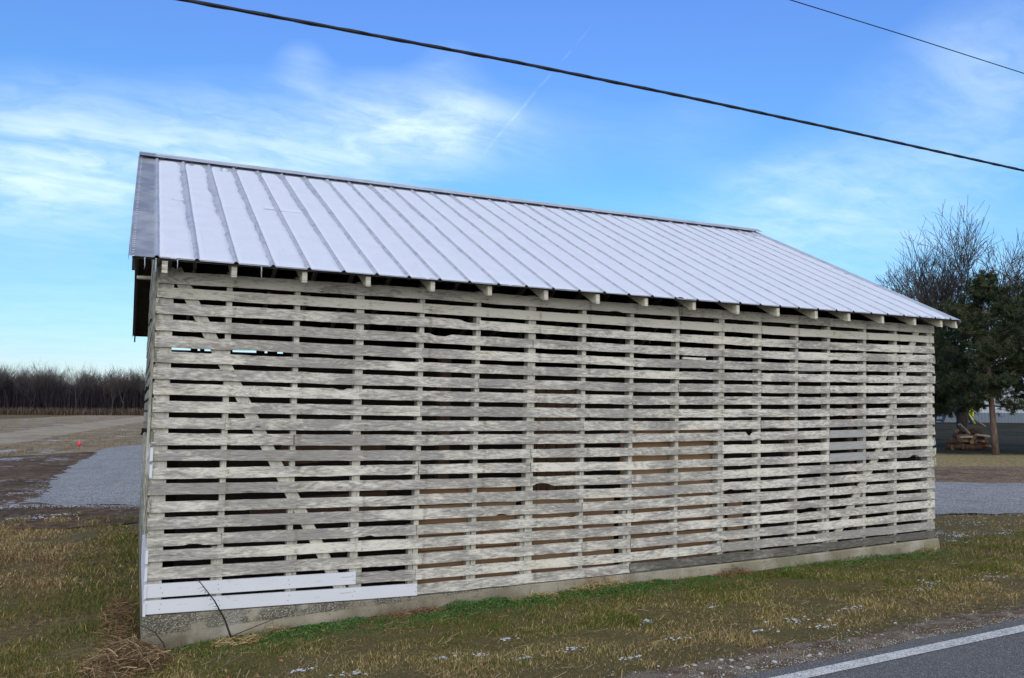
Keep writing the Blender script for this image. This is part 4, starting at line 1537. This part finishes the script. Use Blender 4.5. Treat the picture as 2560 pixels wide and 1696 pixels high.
tag(mesh_obj('snow_patches', V, F, M['oldsnow'], smooth=True), 'small crusts of old snow caught in the grass and soil', 'snow', kind='stuff')


# stones on the shoulder
def stone_mesh(seed, squash=.6, sub=2):
    import bmesh
    bm = bmesh.new()
    bmesh.ops.create_icosphere(bm, subdivisions=sub, radius=1)
    for v in bm.verts:
        q = v.co.copy()
        v.co *= 1 + .35 * noise.noise(q * .9 + Vector((seed * 3.3, 0, 0))) + .12 * noise.noise(q * 2.5 + Vector((0, seed, 0)))
        v.co.z *= squash
        for nn in range(7):
            rr = random.Random(seed * 11 + nn)
            dr = Vector((rr.uniform(-1, 1), rr.uniform(-1, 1), rr.uniform(-.3, 1))).normalized()
            dd_ = v.co.dot(dr)
            if dd_ > .48: v.co -= dr * (dd_ - .48)
    me = bpy.data.meshes.new('stone')
    bm.to_mesh(me); bm.free()
    me.materials.append(M['stone'])
    return me


ST = [(3.28, -2.99), (3.34, -3.01), (3.44, -3.02), (3.51, -2.99), (3.58, -3.0), (3.64, -3.04), (3.71, -3.05), (3.85, -2.98), (3.89, -3.02), (3.91, -3.09), (4.12, -2.91), (3.86, -3.22), (3.78, -3.2), (3.6, -3.24), (3.52, -3.17), (3.44, -3.15), (3.25, -3.2), (3.35, -3.29), (4.18, -3.22), (4.28, -3.22), (4.46, -3.06), (5.03, -2.81), (5.15, -2.82), (4.76, -3.05), (5.4, -3.1), (5.57, -2.81), (5.12, -3.05), (4.98, -3.1), (4.54, -2.55), (5.21, -2.45),
      (2.9, -2.95), (2.75, -3.1), (3.05, -3.12), (3.12, -2.9), (6.1, -2.95), (6.5, -2.85)]
smesh = [stone_mesh(q) for q in range(6)]
for q, (x, y) in enumerate(ST):
    o = bpy.data.objects.new('stone', smesh[q % 6])
    s_ = random.uniform(.009, .019)
    o.scale = (s_ * random.uniform(.9, 1.5), s_, s_)
    o.rotation_euler = (0, 0, random.uniform(0, 6.28))
    o.location = (x, y, gz(x, y) + .010 + s_ * .1)
    COL.objects.link(o)
    tag(o, 'small pale limestone chunk lying on the dirt shoulder beside the road', 'stone', 'pale stones along the road shoulder')
V = []; F = []
ico = stone_mesh(3, .7, 1)
iv = [v.co.copy() for v in ico.vertices]; iF = [tuple(p.vertices) for p in ico.polygons]
for q in range(4200):
    x = random.uniform(.5, 11); f = abs(random.gauss(0, .22)); y = rline(x) + .12 + f
    if y > -2.3: continue
    s_ = random.uniform(.002, .0065)
    z = max(gz(x, y) + .008, .392 if y < -3.2 else 0) + s_ * .3
    a = len(V); ro = random.random() * 6.28; c_, s2_ = math.cos(ro), math.sin(ro)
    V += [(x + (v.x * c_ - v.y * s2_) * s_, y + (v.x * s2_ + v.y * c_) * s_, z + v.z * s_) for v in iv]
    F += [tuple(a + k for k in f_) for f_ in iF]
tag(mesh_obj('loose_grit', V, F, M['stone']), 'fine loose grit and pebbles strewn along the asphalt edge', 'gravel', kind='stuff')
# driveway stones that stand proud
V = []; F = []
for q in range(9000):
    if q % 3: s_, d_ = random.uniform(-13.5, -6), 16.5 - abs(random.gauss(0, .25)) if q % 5 == 0 else random.uniform(16.2, 25)
    else: s_, d_ = random.uniform(6, 14), random.uniform(14.7, 18)
    if s_ < 0 and (s_ < -10.3 - (d_ - 17) * .48 - abs(random.gauss(0, .35))): continue
    x, y = sd(s_, d_)
    r_ = random.uniform(.006, .016); z = gz(x, y) + .022 + padh(x, y)
    a = len(V)
    V += [(x + v.x * r_, y + v.y * r_, z + v.z * r_) for v in iv]
    F += [tuple(a + k for k in f_) for f_ in iF]
tag(mesh_obj('driveway_stones', V, F, M['dstone']), 'crushed grey limestone covering the driveway', 'gravel', kind='stuff')

# corn stubble
n = 60000
d_ = 33 + 130 * rng.random(n) ** 1.8; s_ = -d_ * rng.uniform(.42, .72, n)
rowv = np.round((s_ * .55 + d_ * .22) / .9) * .9
s_ = (rowv - d_ * .22) / .55 + rng.normal(0, .05, n) * (1 + d_ / 12)
x, y = sd(s_, d_)
tr0 = np.interp(d_, [39, 121, 243], [-26.5, -58, -116]); tr1 = np.interp(d_, [62, 270], [-41, -165])
ontrack = (s_ < tr0) & (s_ > np.where(d_ < 62, -60, tr1)) & (d_ > 39.5)
k = ~ontrack & ((d_ > 44) | (s_ < -18.5 - .0 * d_)) & ~((s_ > -21.5) & (d_ < 44))
x, y = x[k], y[k]; n = len(x)
blades('corn_stubble', x, y, rng.uniform(.05, .16, n), rng.uniform(.007, .015, n), rng.uniform(.1, .9, n), pick([(.30, .245, .17), (.24, .19, .125), (.18, .14, .10)], n, [2, 2, 1]),
       'rows of cut corn stubble in the field beyond the gravel', 'stubble')


# ------------------------------------------------------------------ trees
def branchy(V, F, p, d, L, r, depth, rnd_, n=5, spread=.5, upk=.15, minr=.006, kids=3):
    """recursive bare branching"""
    segs = 3
    pts = [p]; rad = [r]
    q = Vector(p); dd = Vector(d).normalized()
    for i in range(segs):
        dd = (dd + Vector((rnd_.gauss(0, .09), rnd_.gauss(0, .09), rnd_.gauss(0, .05) + upk * .35))).normalized()
        q = q + dd * (L / segs)
        pts.append(q.copy()); rad.append(max(minr * .6, r * (1 - .42 * (i + 1) / segs)))
    tube(V, F, pts, rad, n if depth > 2 else 3, cap=False)
    if depth == 0: return
    nk = kids if depth > 1 else kids + 1
    for k in range(nk + 1):
        f = 1.0 if k == 0 else rnd_.uniform(.3, .98)
        ii = min(segs - 1, int(f * segs)); loc = pts[ii].lerp(pts[ii + 1], f * segs - ii)
        sp = spread * (.35 if k == 0 else rnd_.uniform(.7, 1.25))
        ax = Vector((rnd_.gauss(0, 1), rnd_.gauss(0, 1), rnd_.gauss(0, .6))).cross(dd).normalized()
        nd = (dd * math.cos(sp) + ax * math.sin(sp) + Vector((0, 0, upk))).normalized()
        branchy(V, F, loc, nd, L * (rnd_.uniform(.72, .86) if k == 0 else rnd_.uniform(.52, .8)), max(minr, rad[ii + 1] * (.85 if k == 0 else rnd_.uniform(.45, .65))), depth - 1, rnd_, n, spread, upk, minr, kids)


bx, by = 36.2, 17.6
bz = gz(bx, by)
bt = tag(empty('bare_tree', (bx, by, bz)), 'large leafless tree with upswept branches rising behind the pines', 'tree')
V = []; F = []
tube(V, F, [(0, 0, -.1), (.02, 0, .5), (.05, 0, 1.5), (.06, .0, 2.7)], [.36, .28, .25, .16], 12)
mesh_obj('trunk', V, F, M['bark'], bt, smooth=True)
V = []; F = []
rt = random.Random(5)
rv = Vector((.902, -.432, 0)); fv = Vector((.432, .902, 0))
EC = Vector((0, 0, 7.2)) + rv * .95


def inside(p):
    q = p - EC
    a_ = q.dot(rv) / 4.5; b_ = q.dot(fv) / 4.4; c_ = q.z / (5.5 if q.z > 0 else 4.6)
    return a_ * a_ + b_ * b_ + c_ * c_ < 1 + .12 * noise.noise(q * .7)


def grow(p, d, L, r, lev):
    pts = [p]; rad = [r]; q = p.copy(); dd = d.copy(); out = False
    for i in range(3):
        dd = (dd + Vector((rt.gauss(0, .07), rt.gauss(0, .07), rt.gauss(0, .04) + .022))).normalized()
        q = q + dd * (L / 3)
        pts.append(q.copy()); rad.append(max(.0085, r * (1 - .12 * (i + 1))))
        if not inside(q) and lev < 6:
            out = True; break
    tube(V, F, pts, rad, 5 if lev > 4 else 3, cap=False)
    if lev == 0 or out: return
    n_ = len(pts) - 1
    grow(pts[-1], (dd + Vector((rt.gauss(0, .12), rt.gauss(0, .12), 0))).normalized(), L * .84, rad[-1] * .92, lev - 1)
    for k in range(3 if lev in (3, 4) else (2 if lev == 2 else 1 + (rt.random() < .5))):
        f = rt.uniform(.2, 1.0) * n_; ii = min(n_ - 1, int(f))
        loc = pts[ii].lerp(pts[ii + 1], f - ii)
        ax = Vector((rt.gauss(0, 1), rt.gauss(0, 1), rt.gauss(0, 1))).cross(dd).normalized()
        sp = rt.uniform(.35, .75)
        grow(loc, (dd * math.cos(sp) + ax * math.sin(sp) + Vector((0, 0, .05))).normalized(), L * rt.uniform(.55, .78), max(.0085, rad[ii] * rt.uniform(.42, .6)), lev - 1)


for (a, b) in ((-1.15, .1), (-.9, -.4), (-.62, .25), (-.42, .3), (-.25, -.35), (-.1, .15), (.08, -.1), (.22, .4), (.4, -.3), (.58, .2), (.82, -.1), (1.15, .3), (.3, -.8), (-.3, .8), (1.5, .1)):
    d = (Vector((0, 0, 1.0)) + rv * a * .92 + fv * b * .9).normalized()
    grow(Vector((.05, 0, 1.9 + rt.random() * 1.2)), d, 2.35, .085, 6)
print('tree verts', len(V))
mesh_obj('crown', V, F, M['twig'], bt)


def pine(x, y, H, hb, rad, tr, seed, label, tl=0.0, bark_='pinebark', dens=1.0):
    z0 = gz(x, y)
    t_ = tag(empty('pine_tree', (x, y, z0)), label, 'tree', 'pines beside the driveway')
    rr = random.Random(seed)
    V = []; F = []
    pts = [(tl * (1 - k / 6) * 0 + tl * k / 6, 0, -.1 + (H * .93 + .1) * k / 6) for k in range(7)]
    tube(V, F, pts, [tr * (1 - .13 * k) for k in range(7)], 10)
    mesh_obj('trunk', V, F, M[bark_], t_, smooth=True)
    # boughs: whorls of limbs ending in needle tufts
    V = []; F = []; tips = []
    nw = int((H - hb) / .34)
    for wv in range(nw):
        zc = hb + (H - hb) * (wv + .5) / nw
        f = (zc - hb) / (H - hb)
        rl = rad * (math.sin(min(1, f * 1.5 + .35) * math.pi / 2)) * (1 - f ** 1.6) ** .75 * (1 + .28 * noise.noise((f * 4, seed, 0))) + .15
        for k in range(rr.randint(6, 8)):
            a = rr.uniform(0, 6.283); L = rl * rr.uniform(.6, 1.12)
            rise = rr.uniform(-.16, .22) + f * .45
            p0 = Vector((tl * zc / H, 0, zc)); p1 = p0 + Vector((math.cos(a) * L * .5, math.sin(a) * L * .5, L * rise * .35)); p2 = p0 + Vector((math.cos(a) * L, math.sin(a) * L, L * rise))
            tube(V, F, [p0, p1, p2], [.035 * (1 - f * .6), .022, .008], 4, cap=False)
            m_ = int(L * 19 * dens) + 4
            for q in range(m_):
                g_ = rr.uniform(.22, 1.03) ** .8
                b_ = p0.lerp(p1, g_ * 2) if g_ < .5 else p1.lerp(p2, g_ * 2 - 1)
                tips.append(b_ + Vector((rr.gauss(0, .17), rr.gauss(0, .17), rr.gauss(.05, .13))))
    mesh_obj('limbs', V, F, M['bark'], t_)
    P = np.array([tuple(p) for p in tips]); n = len(P); K = 30
    r2 = np.random.default_rng(seed)
    d = r2.normal(0, 1, (n, K, 3)) + [0, 0, .35]; d /= np.linalg.norm(d, axis=2, keepdims=True)
    ln = r2.uniform(.09, .19, (n, K, 1))
    c = P[:, None, :] + r2.normal(0, .035, (n, K, 3))
    sdv = np.cross(d, r2.normal(0, 1, (n, K, 3))); sdv /= np.linalg.norm(sdv, axis=2, keepdims=True)
    sdv *= .013
    V_ = np.stack([c - sdv, c + sdv, c + d * ln], 2).reshape(-1, 3)
    T_ = np.arange(n * K * 3).reshape(-1, 3)
    br = r2.uniform(.6, 1.4, (n, 1, 1))
    hue = r2.random((n, 1, 1))
    base_ = np.array([.022, .038, .020]) * (1 - hue) + np.array([.050, .064, .022]) * hue
    cc = base_ * br * r2.uniform(.75, 1.25, (n, K, 1))
    brown = (r2.random((n, 1, 1)) < .03)
    cc = np.where(brown, np.array([.08, .045, .02]), cc)
    cc = np.repeat(cc.reshape(-1, 3), 3, 0)
    tri_obj('crown', V_, T_, M['leafy'], np.concatenate([cc, np.ones((len(cc), 1))], 1), t_)
    return t_


px1, py1 = 31.15, 12.75
pine(px1, py1, 7.1, 1.8, 2.5, .135, 21, 'pine with a bare reddish lower trunk standing at the lawn edge', -.35)
x_, y_ = sd(19.5, 37.0)
pine(x_, y_, 6.1, 1.6, 2.3, .15, 22, 'dark bushy pine closest to the far end of the crib')
x_, y_ = sd(22.9, 33.5)
pine(x_, y_, 7.5, 1.8, 2.2, .15, 23, 'tall pine cut off by the right edge of the photo')
x_, y_ = sd(29.6, 55)
pine(x_, y_, 8.2, 1.2, 2.6, .15, 24, 'small far pine whose tip shows just above the roof slope', 0, 'bark', .7)

# ------------------------------------------------------------------ right background: shed, play set, firewood
ang = math.atan2(-.432, .902)
sx, sy = sd(60, 74.6)
shed = tag(empty('metal_shed', (sx, sy, 1.22), ang - .085), 'long white metal sided shed with blue grey wainscot behind the pines', 'shed')
def lbox(name, x0, x1, y0, y1, z0, z1, mt, parent):
    m_ = MB(); m_.box(x0, x1, y0, y1, z0, z1); return m_.build(name, mt, parent)
lbox('wall', -23, 25, 0, 12, 1.02, 3.9, M['sidewhite'], shed)
lbox('wainscot', -23, 25, -.02, 12.02, -.3, 1.018, M['sidegrey'], shed)
for xx in (-16.0, 24.9):
    lbox('corner_trim', xx - .14, xx + .14, -.06, -.022, -.1, 3.85, M['trim'], shed)
w_ = lbox('window', -6.8, -5.6, -.07, -.023, .3, 1.3, M['trim'], shed)
lbox('pane', -6.7, -5.7, -.09, -.072, .4, 1.2, M['glass'], w_)
V = [(-23.4, -.5, 3.75), (25.4, -.5, 3.75), (25.4, 6, 6.0), (-23.4, 6, 6.0), (-23.4, 12.5, 3.75), (25.4, 12.5, 3.75)]
V += [(a, b, c + .12) for a, b, c in V]
F = [(0, 3, 2, 1), (3, 4, 5, 2), (6, 7, 8, 9), (9, 8, 11, 10), (0, 1, 7, 6), (4, 10, 11, 5), (0, 6, 9, 3), (3, 9, 10, 4), (1, 2, 8, 7), (2, 5, 11, 8)]
mesh_obj('roof', V, F, M['leadroof'], shed)

gx, gy = sd(38.6, 71)
sw = tag(empty('swing_set', (gx, gy, gz(gx, gy)), ang), 'dark timber play set with slanting ladder ends on the far lawn', 'play set')
SC = 71 / 1950.7     # metres per photo pixel at that distance
def pole(name, a, b, r_, par, mt='navy'):
    V = []; F = []
    tube(V, F, [a, b], [r_, r_], 6); return mesh_obj(name, V, F, M[mt], par)
# left A-frame, top beam and right ladder
for (a, b) in (((-1.0, 0, 0), (.10, 0, 2.7)), ((.35, 0, 0), (.95, 0, 1.5)), ((.1, .9, 0), (.75, .5, 2.7))):
    pole('leg', a, b, .12, sw)
for z in (.35, .75, 1.15):
    pole('rung', (-1.0 + 1.1 * z / 2.7, 0, z), (.35 + .6 * z / 1.5, 0, z), .085, sw)
pole('beam', (-.2, 0, 1.35), (1.9, 0, 1.30), .11, sw)
pole('beam', (.1, .4, 2.65), (2.6, .4, 2.65), .11, sw)
for (a, b) in (((2.05, 0, 0), (1.5, 0, 1.4)), ((3.15, 0, 0), (2.45, 0, 1.5))):
    pole('leg', a, b, .12, sw)
for z in (.1, .5, .95):
    pole('rung', (2.05 - .55 * z / 1.4, 0, z), (3.15 - .7 * z / 1.5, 0, z), .06, sw)
# yellow climbing piece
gx, gy = sd(41.3, 71.5)
yl = tag(empty('yellow_slide', (gx, gy, gz(gx, gy)), ang), 'bright yellow curved plastic slide beside the dark play set', 'slide')
V = []; F = []
sec = 18
for i in range(sec + 1):
    f = i / sec; a = -.5 + f * 3.1
    cx, cz = .15 + .62 * math.cos(a), 1.0 + .62 * math.sin(a)
    for (dy_, up_) in ((-.38, .16), (-.30, 0), (.30, 0), (.38, .16)):
        V.append((.15 + (.62 - up_) * math.cos(a), dy_, .98 + (.75 - up_) * math.sin(a)))
    if i:
        for k in range(3):
            q = (i - 1) * 4 + k; F.append((q, q + 1, q + 5, q + 4))
o = mesh_obj('chute', V, F, M['yellow'], yl, smooth=True)
mod = o.modifiers.new('t', 'SOLIDIFY'); mod.thickness = .05
V = []; F = []
tube(V, F, [(-.35, -.3, 1.55), (.2, -.42, .75), (.75, -.3, .05)], [.10, .13, .12], 8)
tube(V, F, [(.62, -.3, 1.5), (.1, -.44, 1.0), (-.45, -.3, .6)], [.07, .08, .07], 8)
mesh_obj('tube_rail', V, F, M['yellow'], yl, smooth=True)

# firewood, each log a thing
def log_obj(x, y, z, yaw, pitch, L, r_, label, mt_end, split):
    t_ = tag(empty('firewood_log', (x, y, z), 0), label, 'log', 'firewood heaped at the foot of the bare tree')
    t_.rotation_euler = (0, pitch, yaw)
    V = []; F = []
    n = 9
    prof_ = [(math.cos(2 * math.pi * k / n), math.sin(2 * math.pi * k / n)) for k in range(n)]
    if split: prof_ = [(math.cos(math.pi * k / (n - 2)), math.sin(math.pi * k / (n - 2))) for k in range(n - 1)]
    for xx in (-L / 2, L / 2):
        for (a, b) in prof_: V.append((xx, a * r_ * random.uniform(.9, 1.1), b * r_ * random.uniform(.9, 1.1)))
    m_ = len(prof_)
    for k in range(m_): F.append((k, (k + 1) % m_, m_ + (k + 1) % m_, m_ + k))
    mesh_obj('bark', V, F, M['logbark'] if not split else mt_end, t_)
    V2 = [(v[0] * 1.004, v[1] * .97, v[2] * .97) for v in V]
    mesh_obj('cut_face', V2[:m_], [tuple(range(m_))[::-1]], mt_end, t_)
    mesh_obj('cut_face', V2[m_:], [tuple(range(m_))], mt_end, t_)


words = ['topmost', 'upper', 'second layer', 'middle', 'lower', 'bottom']
rl = random.Random(3)
cnt = 0
ORD = ['first', 'second', 'third', 'fourth', 'fifth', 'sixth', 'seventh', 'eighth', 'ninth']
ROWN = ['bottom', 'second', 'third', 'top']
LAB = ['brown round firewood log in the heap under the bare tree']
for row, (nn, zz_) in enumerate(((9, .13), (8, .36), (6, .58), (3, .80))):
    for k in range(nn):
        u = (k - (nn - 1) / 2) * .205 + rl.uniform(-.05, .05)
        x, y = sd(20.35 + u, 34.9 + rl.uniform(-.25, .25))
        yaw = ang + math.pi / 2 + rl.uniform(-.5, .5) if rl.random() < .6 else ang + rl.uniform(-.5, .5)
        sp = rl.random() < .35
        log_obj(x, y, gz(x, y) + zz_, yaw, rl.uniform(-.15, .15), rl.uniform(.38, .5), rl.uniform(.09, .125),
                ('split half log, ' if sp else 'round brown log, ') + ORD[k] + ' from the left in the ' + ROWN[row] + ' row of the firewood heap', M['logend'], sp)
for (u, zz_, dyaw, pit, L, lab) in ((.25, .62, .1, .12, .62, 'long pale split log lying across the front of the firewood heap'), (-.55, .92, .2, .7, .62, 'pale log tilted up at the left top of the firewood heap'),
                                    (.15, 1.16, .1, .55, .50, 'grey log tilted at the right top of the firewood heap'), (-.45, .55, -.1, -.05, .5, 'pale split piece at the left front of the firewood heap')):
    x, y = sd(20.35 + u, 34.35)
    log_obj(x, y, gz(x, y) + zz_, ang + dyaw, pit, L, .085, lab, M['logpale'], True)

# red marker flag in the soil
fx, fy = sd(-21.3, 38.8)
fl_ = tag(empty('marker_flag', (fx, fy, gz(fx, fy))), 'small bright red marker flag at the edge of the gravel', 'flag')
V = []; F = []
tube(V, F, [(0, 0, 0), (0, 0, .42)], [.008, .006], 5); mesh_obj('pole', V, F, M['black'], fl_)
V = []; F = []
tube(V, F, [(0, 0, .18), (.02, 0, .32), (.01, .01, .44)], [.05, .085, .05], 7); mesh_obj('ribbon', V, F, M['red'], fl_, smooth=True)

# ------------------------------------------------------------------ far woods
V = []; F = []
rw_ = random.Random(9)
for q in range(620):
    s_ = rw_.uniform(-330, 120); d_ = 282 + rw_.random() * 40
    if not (-.78 < s_ / d_ < .30): continue
    vis = s_ / d_ < -.40
    x, y = sd(s_, d_)
    H = rw_.uniform(13.5, 17.0) + 3.5 * noise.noise((s_ * .03, 0, 0)) + 1.2
    dp = 3 if vis else 2
    V.append; p0 = Vector((x, y, 0))
    tube(V, F, [p0, p0 + Vector((rw_.uniform(-.4, .4), 0, H * .3))], [.22, .16], 4, cap=False)
    for k in range(3):
        dr = Vector((rw_.gauss(0, .25), rw_.gauss(0, .25), 1)).normalized()
        branchy(V, F, p0 + Vector((0, 0, H * .27)), dr, H * .31, .11, dp, rw_, 3, .62, .08, .024, 4)
print('woods verts', len(V))
tag(mesh_obj('far_woods', V, F, M['twig']), 'dark band of leafless woods along the horizon behind the field', 'woods', kind='stuff')
# dense understorey: countless upright stems
n = 130000
s_ = rng.uniform(-300, 110, n); d_ = rng.uniform(284, 330, n)
x, y = sd(s_, d_)
h = rng.uniform(6.0, 12.8, n) + 4.2 * vnoise(s_, s_ * 0, .05, 3)
o = blades('woods_understorey', x, y, h, rng.uniform(.04, .11, n), rng.uniform(.02, .30, n), pick([(.030, .024, .034), (.044, .034, .044), (.024, .020, .028)], n, [1, 1, 1]), 'thick dark undergrowth filling the far woods', 'undergrowth')
n = 30000
s_ = rng.uniform(-260, 100, n); d_ = rng.uniform(272, 281, n)
x, y = sd(s_, d_)
o = blades('field_edge_brush', x, y, rng.uniform(1.2, 3.4, n), rng.uniform(.05, .12, n), rng.uniform(.05, .5, n), pick([(.12, .085, .065), (.085, .06, .048), (.15, .11, .08), (.04, .03, .03)], n, [2, 2, 1, 1]), 'pale brown brush lining the far edge of the field', 'brush')
